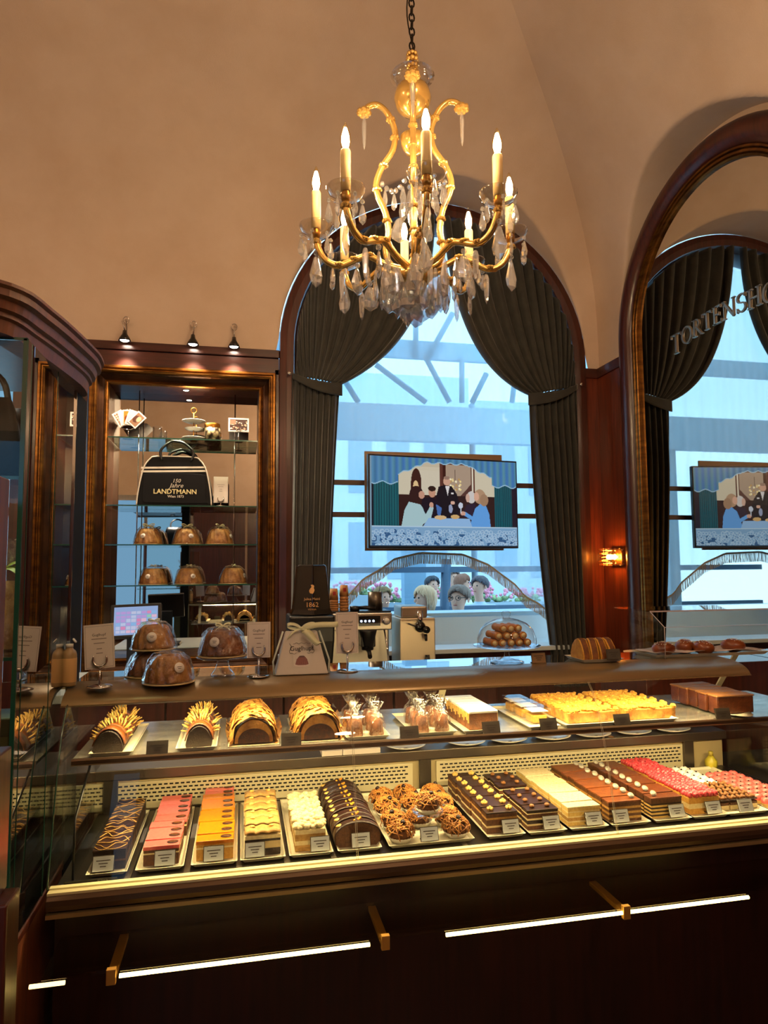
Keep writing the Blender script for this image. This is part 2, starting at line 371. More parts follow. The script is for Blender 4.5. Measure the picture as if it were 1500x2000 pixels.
# arched mirror on the side wall
mr = thing('wall_mirror', 'tall arched mirror in a rounded dark wood frame with gilt beading', 'mirror', (0, 0, 0))
pl = [(y, z) for y, z in archpath(MY, MR+.01, MZ, .85, 'x')]
b = MB(); b.prism(pl, SIDEX-.012, SIDEX-.004, 0, 'x'); b.build('mirror_glass', mirror_m, mr)
mp_ = list(reversed([(SIDEX, y, z) for y, z in archpath(MY, MR, MZ, .85, 'x')]))
frame_obj('gilt_bead', mp_, [(0, .012), (0, .024), (.012, .03), (.016, .02), (.022, .034), (.034, .036), (.038, .024), (.044, .04), (.054, .042), (.058, .03)], (-1, 0, 0), bronze, mr)
prof = [(.056, .0), (.056, .04), (.066, .058), (.09, .075), (.125, .082), (.16, .074), (.185, .055), (.2, .03), (.205, 0)]
rows = arc_frame(mp_, prof, (-1, 0, 0)); b = MB(); b.grid(len(rows), len(prof), lambda i, j: rows[i][j], 0, smooth=True); b.build('wooden_frame', wood_d, mr)
# letters on the mirror along an arc
def stroke_letter(ch):
    """serif capitals as filled strokes in a unit box (width list, polygons)"""
    A = []
    def bar(x0, y0, x1, y1, w):
        dx, dy = x1-x0, y1-y0; l = math.hypot(dx, dy); nx, ny = -dy/l*w/2, dx/l*w/2
        A.append([(x0+nx, y0+ny), (x1+nx, y1+ny), (x1-nx, y1-ny), (x0-nx, y0-ny)])
    def ser(x, y, w=.2, t=.05): A.append([(x-w/2, y-t/2), (x+w/2, y-t/2), (x+w/2, y+t/2), (x-w/2, y+t/2)])
    def arc(cx, cy_, rx, ry, a0, a1, wt, n=12):
        for k in range(n):
            a, b_ = a0+(a1-a0)*k/n, a0+(a1-a0)*(k+1)/n
            w1_ = wt*(.55+.45*abs(math.cos(a))); w2_ = wt*(.55+.45*abs(math.cos(b_)))
            A.append([(cx+(rx-w1_/2)*math.cos(a), cy_+(ry-w1_/2)*math.sin(a)), (cx+(rx+w1_/2)*math.cos(a), cy_+(ry+w1_/2)*math.sin(a)),
                      (cx+(rx+w2_/2)*math.cos(b_), cy_+(ry+w2_/2)*math.sin(b_)), (cx+(rx-w2_/2)*math.cos(b_), cy_+(ry-w2_/2)*math.sin(b_))])
    w = .8
    if ch == 'T': bar(.4, 0, .4, 1, .13); bar(0, .97, .8, .97, .06); ser(.4, .02, .34); bar(.02, .99, .02, .82, .04); bar(.78, .99, .78, .82, .04)
    elif ch == 'O': arc(.45, .5, .4, .48, 0, 2*PI, .13, 24); w = .9
    elif ch == 'R': bar(.2, 0, .2, 1, .13); ser(.2, .02, .34); ser(.16, .98, .3); arc(.3, .74, .28, .23, -PI/2, PI/2, .11); bar(.2, .98, .34, .98, .05); bar(.2, .5, .34, .5, .05); bar(.38, .5, .78, .02, .12); ser(.8, .02, .2)
    elif ch == 'E': bar(.2, 0, .2, 1, .13); bar(.05, .975, .68, .975, .05); bar(.05, .025, .72, .025, .05); bar(.2, .52, .55, .52, .05); bar(.67, 1, .67, .82, .04); bar(.71, 0, .71, .2, .04); bar(.54, .62, .54, .42, .04); w = .75
    elif ch == 'N': bar(.15, 0, .15, 1, .06); bar(.1, .98, .85, .0, .13); bar(.85, 0, .85, 1, .06); ser(.15, .02, .26); ser(.85, .98, .26); ser(.12, .98, .22); w = 1.0
    elif ch == 'S': arc(.36, .74, .27, .23, PI*.12, PI*1.5, .11); arc(.36, .26, .29, .24, PI*.5, -PI*.88, .11); bar(.62, .98, .62, .76, .04); bar(.06, .02, .06, .28, .04); w = .72
    elif ch == 'H': bar(.2, 0, .2, 1, .13); bar(.8, 0, .8, 1, .13); bar(.2, .52, .8, .52, .05); [ser(x, y, .34) for x in (.2, .8) for y in (.02, .98)]; w = 1.0
    elif ch == 'P': bar(.2, 0, .2, 1, .13); ser(.2, .02, .34); arc(.3, .72, .3, .25, -PI/2, PI/2, .11); bar(.1, .98, .34, .98, .05); bar(.2, .47, .34, .47, .05); w = .75
    return A, w
let_m = mat('silver_lettering', 'a8a093', .3, metal=.9)
Rt = .75; cum = 0; widths = []
LET = [('T', 1.2), ('O', 1), ('R', 1), ('T', 1), ('E', 1), ('N', 1), ('S', 1), ('H', 1), ('O', 1), ('P', 1)]
H0 = .1; tot = sum(stroke_letter(c)[1]*s*H0*1.06 for c, s in LET)
pos = -tot/2; ARC0 = (MY-.02, 2.42)
for c, s in LET:
    polys, w = stroke_letter(c); h = H0*s
    xm = pos+w*h/2; pos += w*h*1.06
    # local: x to the reader's right = toward the viewer (-Y), y up
    b = MB()
    for pg in polys:
        q = [((x-w/2)*h, y*h) for x, y in pg]
        q2 = [(3.085-xm-xx, 2.885-.25*xm*xm+yy-(.012 if s > 1 else 0)) for xx, yy in q]
        b.prism(q2, SIDEX-.019, SIDEX-.013, 0, 'x')
    b.build('letter', let_m, mr, label='silver serif letter %s on the mirror' % c)
# ------------------------------------------------------------------ mirror niches with glass shelves
def niche(name, label, xl, xr, zb, zt, shelves, sx):
    t = thing(name, label, 'mirror niche')
    b = MB(); b.box(xl-.01, xr+.01, WALLY+.255, WALLY+.26, zb-.01, zt+.01); b.build('mirror_glass', mirror_m, t)
    path = [(xr, WALLY, zb), (xr, WALLY, zt), (xl, WALLY, zt), (xl, WALLY, zb)]
    frame_obj('niche_lining', path, [(.001, -.255), (.001, -.055)], (0, -1, 0), wood_d, t, True)
    frame_obj('gilt_inner_bead', path, [(0, -.07), (0, -.05), (.006, -.036), (.013, -.034), (.017, -.044), (.023, -.04), (.028, -.05)], (0, -1, 0), bronze, t, True)
    frame_obj('wooden_cove', path, [(.026, -.05), (.04, -.042), (.055, -.03), (.066, -.012)], (0, -1, 0), bronze2, t, True)
    frame_obj('gilt_outer_bead', path, [(.064, -.014), (.066, .008), (.074, .016), (.08, .008), (.086, .008), (.092, .018), (.104, .018), (.112, .0)], (0, -1, 0), bronze, t, True)
    for z in shelves:
        b = MB(); b.box(sx[0], sx[1], WALLY+.01, WALLY+.25, z-.008, z, 0); s = b.build('glass_shelf', glass_s, t)
        b = MB(); b.box(sx[0], sx[1], WALLY+.006, WALLY+.010, z-.008, z, 0); b.build('polished_edge', green_edge, s)
    return t
NZ = [2.398, 1.972, 1.727, 1.475]
n1 = niche('mirror_niche', 'gilt framed mirror niche with four glass shelves of cakes and gifts', -.82, .105, 1.03, 2.738, NZ, (-.815, .1))
for x in (-.69, .0):
    pass
for u in (270, 458):
    p = WY(u, 900, WALLY+.15); b = MB(); b.tube([(p.x, WALLY+.15, 1.04), (p.x, WALLY+.15, 2.73)], .0035, 8); rod = b.build('shelf_rod', chrome, n1)
# ================================================================== CHANDELIERS
def crystal_drop(l, w, th=.35, tiers=4):       # flat faceted pendant, hangs down from (0,0,0)
    b = MB(); n = 8
    prof = [(0, 0), (.35, -.08), (.6, -.28), (1., -.62), (.78, -.84), (0, -1)]
    b.grid(n, len(prof), lambda i, j: (prof[j][0]*w/2*math.cos(2*PI*i/n), prof[j][0]*w/2*th*math.sin(2*PI*i/n), prof[j][1]*l), 0, wu=True, smooth=False); return b
def icicle(l, w):
    b = MB(); n = 6; prof = [(0, 0), (.6, -.04), (1, -.2), (.75, -.75), (.5, -.9), (0, -1)]
    b.grid(n, len(prof), lambda i, j: (prof[j][0]*w/2*math.cos(2*PI*i/n), prof[j][0]*w/2*math.sin(2*PI*i/n), prof[j][1]*l), 0, wu=True, smooth=False); return b
_cr = {}
def crystal_obj(kind, parent, loc, rz, sc=1.):
    if kind not in _cr:
        bb = {'small': lambda: crystal_drop(.056, .021, .6), 'leaf': lambda: crystal_drop(.095, .04), 'plate': lambda: crystal_drop(.088, .06, .3), 'spear': lambda: icicle(.095, .019), 'bead': lambda: MB().sphere((0,0,0), .009, 6, 4, 0, smooth=False)}[kind]()
        o = bb.build('crystal', crystal); _cr[kind] = o.data; bpy.data.objects.remove(o)
    nm = 'crystal_bead' if kind == 'bead' else 'crystal_pendant'
    o = bpy.data.objects.new(nm, _cr[kind]); COL.objects.link(o); o.parent = parent; o.location = loc; o.rotation_euler = (0, 0, rz); o.scale = (sc,)*3; return o
def rosette(b, p, r=.014, mi=0):
    for k in range(7):
        a = 2*PI*k/7; b.sphere((p[0]+r*.8*math.cos(a), p[1]+r*.8*math.sin(a), p[2]), r*.55, 6, 4, mi, smooth=False)
    b.sphere(p, r*.7, 6, 4, mi, smooth=False)
def make_chandelier(loc, label, rot=0):
    ch = thing('chandelier', label, 'chandelier', loc, rot, None)
    z0 = 2.56-2.785     # local zero at the candle ring height 2.785
    Zl = lambda z: z-2.785
    # stem
    b = MB(); b.lathe([(.0, Zl(2.44)), (.014, Zl(2.45)), (.02, Zl(2.5)), (.03, Zl(2.54)), (.03, Zl(2.57)), (.012, Zl(2.6)), (.008, Zl(2.7)), (.008, Zl(3.1)), (.006, Zl(3.24)), (0, Zl(3.24))], 12); b.build('stem', gold, ch)
    b = MB(); b.lathe([(.006, Zl(3.075)), (.012, Zl(3.09)), (.03, Zl(3.1)), (.054, Zl(3.125)), (.063, Zl(3.158)), (.056, Zl(3.19)), (.034, Zl(3.213)), (.006, Zl(3.22))], 20); b.build('amber_ball', amber, ch)
    b = MB(); b.lathe([(.006, Zl(2.955)), (.025, Zl(2.965)), (.04, Zl(2.99)), (.044, Zl(3.02)), (.04, Zl(3.022)), (.02, Zl(2.99)), (.006, Zl(2.98))], 18); b.build('amber_cup', amber, ch)
    b = MB(); b.lathe([(.02, Zl(3.22)), (.055, Zl(3.225)), (.075, Zl(3.235)), (.074, Zl(3.238)), (.05, Zl(3.23))], 24); b.build('canopy_dish', crystal_w, ch)
    b = MB()
    for k in range(5): rosette(b, (0, 0, Zl(3.235+.02*k)), .018-.002*abs(k-3))
    b.build('crystal_finial', amber, ch)
    b = MB(); b.lathe([(0, Zl(2.50)), (.04, Zl(2.505)), (.06, Zl(2.53)), (.055, Zl(2.55)), (.03, Zl(2.56))], 18); b.build('hub_dish', amber, ch)
    # chain links
    zt = 5.16; z = 3.32; k = 0; b = MB()
    while z < zt:
        pts = [((.009*math.cos(a)) if k % 2 else 0, 0 if k % 2 else .009*math.cos(a), Zl(z)+.016*math.sin(a)) for a in [2*PI*i/10 for i in range(10)]]
        b.tube(pts, .003, 5, closed=True); z += .026; k += 1
    b.build('hanging_chain', mat('black_iron', '2a2019', .5, metal=.8) if 'black_iron' not in MATS else MATS['black_iron'], ch)
    b = MB(); b.tube([(.016*math.sin(zz*14), .004, Zl(zz)) for zz in np.linspace(3.3, 5.16, 60)], .0025, 5); b.build('power_cable', MATS['black_iron'], ch)
    # four curled scroll frames
    prof = [(.165, 3.115), (.15, 3.135), (.12, 3.14), (.09, 3.115), (.068, 3.07), (.06, 3.03), (.07, 2.975), (.105, 2.92), (.125, 2.865), (.12, 2.82), (.095, 2.76), (.085, 2.69), (.095, 2.63), (.08, 2.58), (.03, 2.555)]
    sp = spline([(r, 0, Zl(z)) for r, z in prof], 4)
    for q in range(4):
        M = Rz(PI/2*q-.257)
        b = MB(); b.tube(sp, .0105, 8, M=M); fr = b.build('scroll_frame', amber, ch)
        b = MB()
        for r, z in ((.165, 3.115), (.075, 3.085), (.062, 3.02), (.1, 2.925), (.122, 2.84), (.09, 2.73), (.09, 2.65)): p = M @ Vector((r, 0, Zl(z))); rosette(b, p, .013 if r < .16 else .02)
        b.build('glass_rosettes', amber, fr, kind='stuff')
        p = M @ Vector((.165, 0, Zl(3.10))); o = crystal_obj('spear', ch, p, q, 1.); o.scale = (.8, .8, 1.25)
        # garland of beads from scroll to stem
        b = MB(); p0 = M @ Vector((.12, 0, Zl(2.88))); p1 = Vector((0, 0, Zl(2.93)))
        for i in range(9):
            t = i/8; p = p0.lerp(p1, t); p.z -= .07*math.sin(PI*t); b.sphere(p, .009, 6, 4, smooth=False)
        b.build('bead_garland', crystal, ch, kind='stuff')
        for t in (.2, .45, .7):
            p = p0.lerp(p1, t); p.z -= .07*math.sin(PI*t)+.008; crystal_obj('small', ch, p, q+t, 1.1)
        crystal_obj('leaf', ch, M @ Vector((.035, .01, Zl(2.83))), q, 1.2)
        crystal_obj('plate', ch, M @ Vector((.05, .0, Zl(2.74))), q+1, 1.)
    # eight candle arms
    ra = .325; ap = spline([(.03, 0, Zl(2.555)), (.09, 0, Zl(2.57)), (.15, 0, Zl(2.60)), (.2, 0, Zl(2.585)), (.25, 0, Zl(2.565)), (.295, 0, Zl(2.585)), (.32, 0, Zl(2.63)), (ra, 0, Zl(2.66))], 4)
    first = None; A = []
    for q in range(8):
        ang = -PI/2-.143+PI/4*q
        M = Rz(ang)
        if first is None:
            b = MB(); b.tube(ap, .0108, 8); b.tube([p+Vector((0, .005, .008)) for p in ap], .004, 5); arm = b.build('candle_arm', amber, ch)
            b = MB(); b.lathe([(.008, Zl(2.655)), (.02, Zl(2.66)), (.045, Zl(2.672)), (.058, Zl(2.695)), (.059, Zl(2.70)), (.057, Zl(2.70)), (.044, Zl(2.677)), (.02, Zl(2.666)), (.008, Zl(2.664))], 22, (ra, 0, 0)); b.build('glass_dish', crystal_w, arm)
            b = MB(); b.lathe([(0, Zl(2.655)), (.012, Zl(2.66)), (.016, Zl(2.68)), (.011, Zl(2.69)), (.013, Zl(2.70)), (0, Zl(2.70))], 12, (ra, 0, 0)); b.build('candle_socket', brass, arm)
            b = MB(); b.lathe([(0, Zl(2.69)), (.0155, Zl(2.69)), (.0155, Zl(2.815)), (.013, Zl(2.82)), (0, Zl(2.82))], 14, (ra, 0, 0)); b.build('candle_sleeve', wax, arm)
            b = MB(); b.lathe([(0, Zl(2.817)), (.011, Zl(2.82)), (.0165, Zl(2.845)), (.0155, Zl(2.865)), (.008, Zl(2.89)), (.0025, Zl(2.905)), (0, Zl(2.907))], 14, (ra, 0, 0)); b.build('candle_bulb', thin_glass('bulb_glass', tint=(1., .94, .82), refl=(1, .85, .5), boost=1., base=.08), arm)
            b = MB(); b.lathe([(0, Zl(2.822)), (.008, Zl(2.826)), (.0125, Zl(2.845)), (.0115, Zl(2.863)), (.005, Zl(2.888)), (0, Zl(2.892))], 10, (ra, 0, 0)); b.build('filament', bulb_m, arm)
            b = MB()
            for x, z in ((ra, 2.645), (.25, 2.57), (.15, 2.605), (.2, 2.59)): rosette(b, (x, 0, Zl(z)), .014)
            b.build('glass_rosettes', amber, arm, kind='stuff')
            for k in range(6):
                a = 2*PI*k/6+.3; r = .05
                crystal_obj('small', arm, (ra+r*math.cos(a), r*math.sin(a), Zl(2.665)-.012), a, 1.15)
                crystal_obj('bead', arm, (ra+r*math.cos(a), r*math.sin(a), Zl(2.665)-.004), a, .8)
            crystal_obj('leaf', arm, (ra, 0, Zl(2.60)), .4, 1.15); crystal_obj('bead', arm, (ra, 0, Zl(2.61)), 0, 1.1)
            crystal_obj('spear', arm, (.24, .0, Zl(2.55)), .4, 1.1); crystal_obj('plate', arm, (.19, .01, Zl(2.555)), .9, 1.05); crystal_obj('bead', arm, (.19, .01, Zl(2.565)), 0, 1.1)
            crystal_obj('leaf', arm, (.13, -.01, Zl(2.56)), 1.6, 1.2); crystal_obj('small', arm, (.155, .02, Zl(2.56)), 1.1, 1.3); crystal_obj('spear', arm, (.085, .0, Zl(2.54)), .7, 1.2)
            crystal_obj('plate', arm, (.06, .02, Zl(2.50)), 2.2, 1.15)
            first = arm; arm.rotation_euler = (0, 0, ang)
        else:
            c = first.copy(); COL.objects.link(c); c.parent = ch; c.rotation_euler = (0, 0, ang)
            for g in list(first.children):
                d = g.copy(); COL.objects.link(d); d.parent = c
    for k in range(12):
        a = 2*PI*k/12+.2; crystal_obj(('spear', 'plate', 'leaf')[k % 3], ch, (.11*math.cos(a), .11*math.sin(a), Zl(2.535)), a+PI/2, 1.15)
    for k in range(6):
        a = 2*PI*k/6; crystal_obj('leaf', ch, (.05*math.cos(a), .05*math.sin(a), Zl(2.50)), a, .95)
    crystal_obj('plate', ch, (0, 0, Zl(2.475)), .4, 1.3)
    return ch
CHX = WY(815, 400, 2.1).x
ch1 = make_chandelier((CHX-.012, 2.1, 2.785), 'crystal chandelier with eight candle bulbs hanging above the pastry counter')
ch2 = dup(ch1, (-2.35, -1.0, 2.83), .2, 'second crystal chandelier hanging behind the viewer, seen only in mirrors')
for c in list(ch2.children):      # copies of copies keep their own parts
    pass
# ================================================================== PASTRY COUNTER
XL, XR = -.47, 1.95
DZ = .757            # deck height
ct = thing('pastry_counter', 'long curved glass pastry counter with bronze trim and dark wooden front', 'counter', (0, 0, 0))
def part(name, m, fn, parent=None, **kw):
    b = MB(); fn(b); return b.build(name, m, parent or ct, **kw)
part('wooden_front', wood('ebonised', '140806', '2a100b', .4), lambda b: b.box(XL+.004, 2.54, 1.985, 2.0, 0, .70))
part('carcass', dark_m, lambda b: b.box(XL+.004, 2.54, 2.0, 2.74, 0, .735))
part('front_profile', lip_m, lambda b: b.prism([(1.985, .70), (1.985, .716), (1.915, .716), (1.905, .722), (1.9, .735), (1.902, .748), (1.91, .757), (1.935, .757), (1.99, .742), (1.99, .70)], XL, 2.54, 0, 'x'), bevel=.002)
part('profile_bead', band_m, lambda b: b.box(XL, 2.54, 1.903, 1.985, .704, .7145))
part('glass_rail', mat('lit_rail', 'f0e4b4', .35, metal=.3), lambda b: (b.box(XL, 2.3, 1.912, 1.930, .757, .763), b.box(XL, 2.3, 1.934, 1.95, .757, .766)))
part('deck', mat('deck_black', '14110f', .3), lambda b: b.box(XL+.01, XR-.01, 1.95, 2.5, .735, DZ))
def decks(b):
    for u in (258, 367, 467, 562, 657, 940): p = WZ(u, 1690, DZ); b.box(p.x-.008, p.x+.008, 1.962, 2.48, DZ, DZ+.002)
part('deck_strips', steel_d, decks, kind='stuff')
# back panel with slots
def perf(u0, u1, zc0=.782, zc1=.846):
    x0, x1 = WY(u0, 1500, 2.5).x, WY(u1, 1500, 2.5).x
    p = part('grille_panel', cream_p, lambda b: b.box(x0, x1, 2.497, 2.507, zc0-.02, zc1+.006), bevel=.0015)
    def slots(b):
        nrow = 5; x = x0+.014
        for r in range(nrow):
            z = zc0+(zc1-zc0)*(r+.5)/nrow; x = x0+.014+(.009 if r % 2 else 0)
            while x < x1-.025: b.box(x, x+.012, 2.4955, 2.4985, z-.0024, z+.0024); x += .0185
    part('grille_slots', dark_m, slots, p, kind='stuff')
perf(60, 214); perf(224, 806); perf(852, 1335); 
part('back_panel', mat('cream_back', 'b9a77c', .5), lambda b: b.box(XL, XR, 2.507, 2.515, .74, .866))
for u in (219, 829, 1343):
    x = WY(u, 1500, 2.5).x; part('back_post', steel_d, lambda b: b.box(x-.022, x+.022, 2.485, 2.5, .745, .866), bevel=.002)
part('rear_ledge', steel_d, lambda b: b.box(XL, XR, 2.478, 2.78, .866, .90), bevel=.003)
# glass sides of the lower compartment
part('side_glass', glass, lambda b: b.prism([(1.95, DZ+.003), (2.47, DZ+.003), (2.47, .99), (2.2, 1.0), (2.02, .93)], XR-.008, XR, 0, 'x'))
part('side_glass_edge', chrome, lambda b: b.tube([(XR-.004, 2.47, .992), (XR-.004, 1.95, .985)], .003, 6))
# middle shelf
part('middle_shelf', mat('marbled_steel', 'c9c5b6', .2, metal=.6, c2='8d8d8a', scale=9., stretch=(1, 3, 1)), lambda b: b.box(XL+.012, 2.1, 2.09, 2.53, 1.036, 1.045))
part('shelf_front', lip_m, lambda b: b.prism([(2.079, 1.03), (2.076, 1.034), (2.076, 1.043), (2.079, 1.047), (2.09, 1.047), (2.09, 1.03)], XL+.012, 2.1, 0, 'x'))
part('shelf_highlight', band_m, lambda b: b.box(XL+.012, 2.1, 2.0745, 2.0765, 1.03, 1.0325))
part('shelf_light_strip', led_m, lambda b: b.box(XL+.1, 1.9, 2.094, 2.104, 1.031, 1.0355))
for u in (862, 1408, 240):
    x = WY(u, 1350, 2.46).x; part('shelf_bracket', cream_p, lambda b: b.add([(x-.012, 2.5, 1.045), (x+.012, 2.5, 1.045), (x+.012, 2.36, 1.222), (x-.012, 2.36, 1.222), (x-.012, 2.508, 1.045), (x+.012, 2.508, 1.045), (x+.012, 2.368, 1.222), (x-.012, 2.368, 1.222)], [(0,1,2,3),(7,6,5,4),(0,4,5,1),(1,5,6,2),(2,6,7,3),(3,7,4,0)]))
# curved top
tp = [(2.086, 1.194), (2.092, 1.204), (2.105, 1.214), (2.125, 1.223), (2.15, 1.229), (2.19, 1.234), (2.25, 1.236)]
TXR = 1.75
part('top_band', band_m, lambda b: (b.prism(tp+[(2.25, 1.228), (2.15, 1.219), (2.11, 1.204), (2.09, 1.19)], XL-.022, TXR, 0, 'x', smooth=True)), bevel=.0008)
part('top_edge_line', mat('bright_edge', 'e2c793', .25, metal=.8), lambda b: b.box(XL-.022, TXR, 2.084, 2.089, 1.190, 1.1935))
part('top_glass', glass_top, lambda b: b.box(XL-.022, TXR, 2.25, 2.44, 1.227, 1.236))
part('top_support', mat('top_underside', 'a79a82', .4, metal=.4), lambda b: b.box(XL-.022, TXR, 2.25, 2.43, 1.214, 1.226))
part('top_light_strip', led_m, lambda b: b.box(XL+.1, TXR-.1, 2.118, 2.128, 1.2, 1.205))
# front glass, three curved panes
gp = [(1.932, .765), (1.952, .85), (1.975, .95), (2.0, 1.045), (2.028, 1.12), (2.052, 1.16), (2.075, 1.185), (2.088, 1.196)]
for x0, x1 in ((XL, .325), (.329, 1.126), (1.13, XR)):
    p = part('front_pane', glass, lambda b: b.grid(len(gp), 2, lambda i, j: ((x0, x1)[j], gp[i][0], gp[i][1]), 0, smooth=True))
for x in (.327, 1.128):
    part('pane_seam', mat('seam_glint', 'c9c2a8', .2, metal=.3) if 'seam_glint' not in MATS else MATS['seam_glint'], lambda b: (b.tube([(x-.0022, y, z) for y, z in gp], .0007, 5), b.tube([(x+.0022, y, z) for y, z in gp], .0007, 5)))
eg = gp+[(2.14, 1.212), (2.44, 1.212), (2.47, 1.1), (2.47, DZ+.003), (1.95, DZ+.003)]
part('end_glass', glass, lambda b: b.prism(eg, XL-.008, XL-.001, 0, 'x'))
part('end_glass_edge', green_edge, lambda b: b.tube([(XL-.004, y-.001, z) for y, z in gp], .0022, 6))
part('black_edged_panel', black, lambda b: b.tube([(XL+.045, 1.985, DZ+.002), (XL+.045, 1.99, .915), (XL+.045, 2.21, 1.03)], .0035, 6))
part('edged_panel_glass', glass, lambda b: b.prism([(1.99, DZ+.003), (1.99, .915), (2.21, 1.03), (2.46, 1.03), (2.46, DZ+.003)], XL+.043, XL+.047, 0, 'x'))
# bag ledge with light tubes
LZ = .62
part('bag_ledge', thin_glass('ledge_glass', tint=(.86, .84, .76), boost=.5), lambda b: b.box(XL+.02, 2.5, 1.805, 1.984, LZ-.008, LZ))
for u, v in ((218, 1895), (752, 1829), (1222, 1772)):
    p = WZ(u, v, LZ); part('ledge_bracket', MATS.get('bright_brass') or mat('bright_brass', 'd09a4a', .35, metal=.6), lambda b: (b.box(p.x-.011, p.x+.011, 1.795, 1.985, LZ-.022, LZ-.0085), b.box(p.x-.011, p.x+.011, 1.792, 1.806, LZ-.03, LZ+.006)), bevel=.0015)
for a, bq in (((48, 1914), (128, 1905)), ((223, 1895), (722, 1833)), ((862, 1815), (1464, 1744))):
    p, q = WZ(*a, LZ), WZ(*bq, LZ)
    part('ledge_light_tube', (MATS.get('ledge_led') or glow('ledge_led', 'ffd978', 5.5)) if a[0] > 100 else glow('led_dim', 'ffcf7a', 2.2), lambda b: b.tube([(max(p.x+.012, XL-.015), 1.8, LZ-.014), (q.x, 1.8, LZ-.014)], .005, 8))
part('maker_plate', black, lambda b: b.box(XL+.03, XL+.16, 1.953, 1.957, DZ+.0005, DZ+.014))
lettering('TZER', .012, mat('plate_print', '8a8a80', .5), ct, Tr(XL+.125, 1.9525, DZ+.007) @ Rx(PI/2))
# the light strips themselves light the shelves
def strip_light(x0, x1, y, z, power, tilt=0., col=(1, .74, .36)):
    l = bpy.data.lights.new('counter_light', 'AREA'); l.shape = 'RECTANGLE'; l.size = x1-x0; l.size_y = .012; l.energy = power*(x1-x0); l.color = col; l.spread = 3.14
    o = bpy.data.objects.new('counter_light', l); COL.objects.link(o); o.location = ((x0+x1)/2, y, z); o.rotation_euler = (tilt, 0, 0); o.parent = ct; return o
strip_light(XL+.1, TXR-.1, 2.123, 1.198, STRIP, .35)
strip_light(XL+.1, 1.9, 2.099, 1.0295, STRIP*1.1, .12)
# plates on the rear ledge
pls = None
for k, u in enumerate((792, 910, 992, 1078, 1157, 1236, 1313)):
    p = WY(u, 1442, 2.52); z = .9005; lab = 'white plate on the ledge under the middle shelf, %s from the left' % ORD[k]
    if pls is None:
        pls = thing('plate', lab, 'plate', (p.x, 2.535, z), 0, 'plates under the middle shelf')
        b = MB(); b.lathe([(0, .006), (.045, .006), (.055, .011), (.078, .016), (.08, .014), (.055, .005), (.045, 0), (0, 0)], 28); b.build('dish', white_m, pls)
        b = MB(); b.tube([(-.02, -.068, .0145), (-.012, -.069, .0155), (-.006, -.0675, .0145)], .0015, 5); b.build('printed_mark', ink, pls)
    else: dup(pls, (p.x, 2.535, z), 0, lab)
b = MB()
for k, (u0, u1) in enumerate(((628, 668), (669, 742))):
    x0, x1 = WY(u0, 1462, 2.49).x, WY(u1, 1462, 2.49).x
    b = MB(); b.box(x0, x1, 2.479, 2.6, .9005, .92); tag(b.build('paper_box', paper, bevel=.002), 'flat cream carton on the ledge under the strudels, %s of the two' % ('left' if k == 0 else 'right'), 'box')
# ================================================================== PASTRIES ON THE DECK
TRZ = DZ+.002
tray_m = mat('tray_white', 'e6dfc4', .3, coat=.2)
def tray_mesh(w, l, h=.012, rim=.012):
    b = MB()
    def rect(x, y, z): return [(-x, 0-y+l/2+0, z) for _ in ()]
    lv = [(w/2-.012, l/2-.012, 0), (w/2-.003, l/2-.003, h*.8), (w/2, l/2, h), (w/2-.002, l/2-.002, h), (w/2-.010, l/2-.010, .004), (0, 0, .004)]
    rows = [[(-x, l/2-y, z), (x, l/2-y, z), (x, l/2+y, z), (-x, l/2+y, z)] for x, y, z in lv]
    b.grid(len(rows), 4, lambda i, j: rows[i][j], 0, wv=True, smooth=False); return b
def tray(x, y, w, l, label, z=TRZ, rz=0, group='trays on the lower deck'):
    o = tray_mesh(w, l).build('serving_tray', tray_m, None, (x, y, z), bevel=.001); o.rotation_euler.z = rz
    return tag(o, label, 'tray', group)
CARD = {}
def card(loc, label, w=.052, h=.036, tilt=-.35, rz=0, m=paper_b, group='price cards'):
    t = thing('price_card', label, 'price card', loc, rz, group)
    key = (w, h, m.name)
    if key not in CARD:
        M = Rx(tilt)
        b = MB(); b.box(-w/2, w/2, -.0008, .0008, 0, h, 0, M); c1 = b.build('card', m, t)
        b = MB(); b.box(-w/2-.002, w/2+.002, .0009, .002, -.001, h+.002, 0, M); b.box(-w/2, w/2, 0, .02, 0, .002); c2 = b.build('holder', card_d, t)
        b = MB()
        for k, ww in enumerate((.7, .45, .3)): b.box(-w*ww/2, w*ww/2, -.0012, -.0009, h*(.68-.2*k), h*(.74-.2*k), 0, M)
        c3 = b.build('printed_lines', ink, t, kind='stuff')
        CARD[key] = [c1, c2, c3]
    else:
        for c in CARD[key]: d = c.copy(); COL.objects.link(d); d.parent = t
    return t
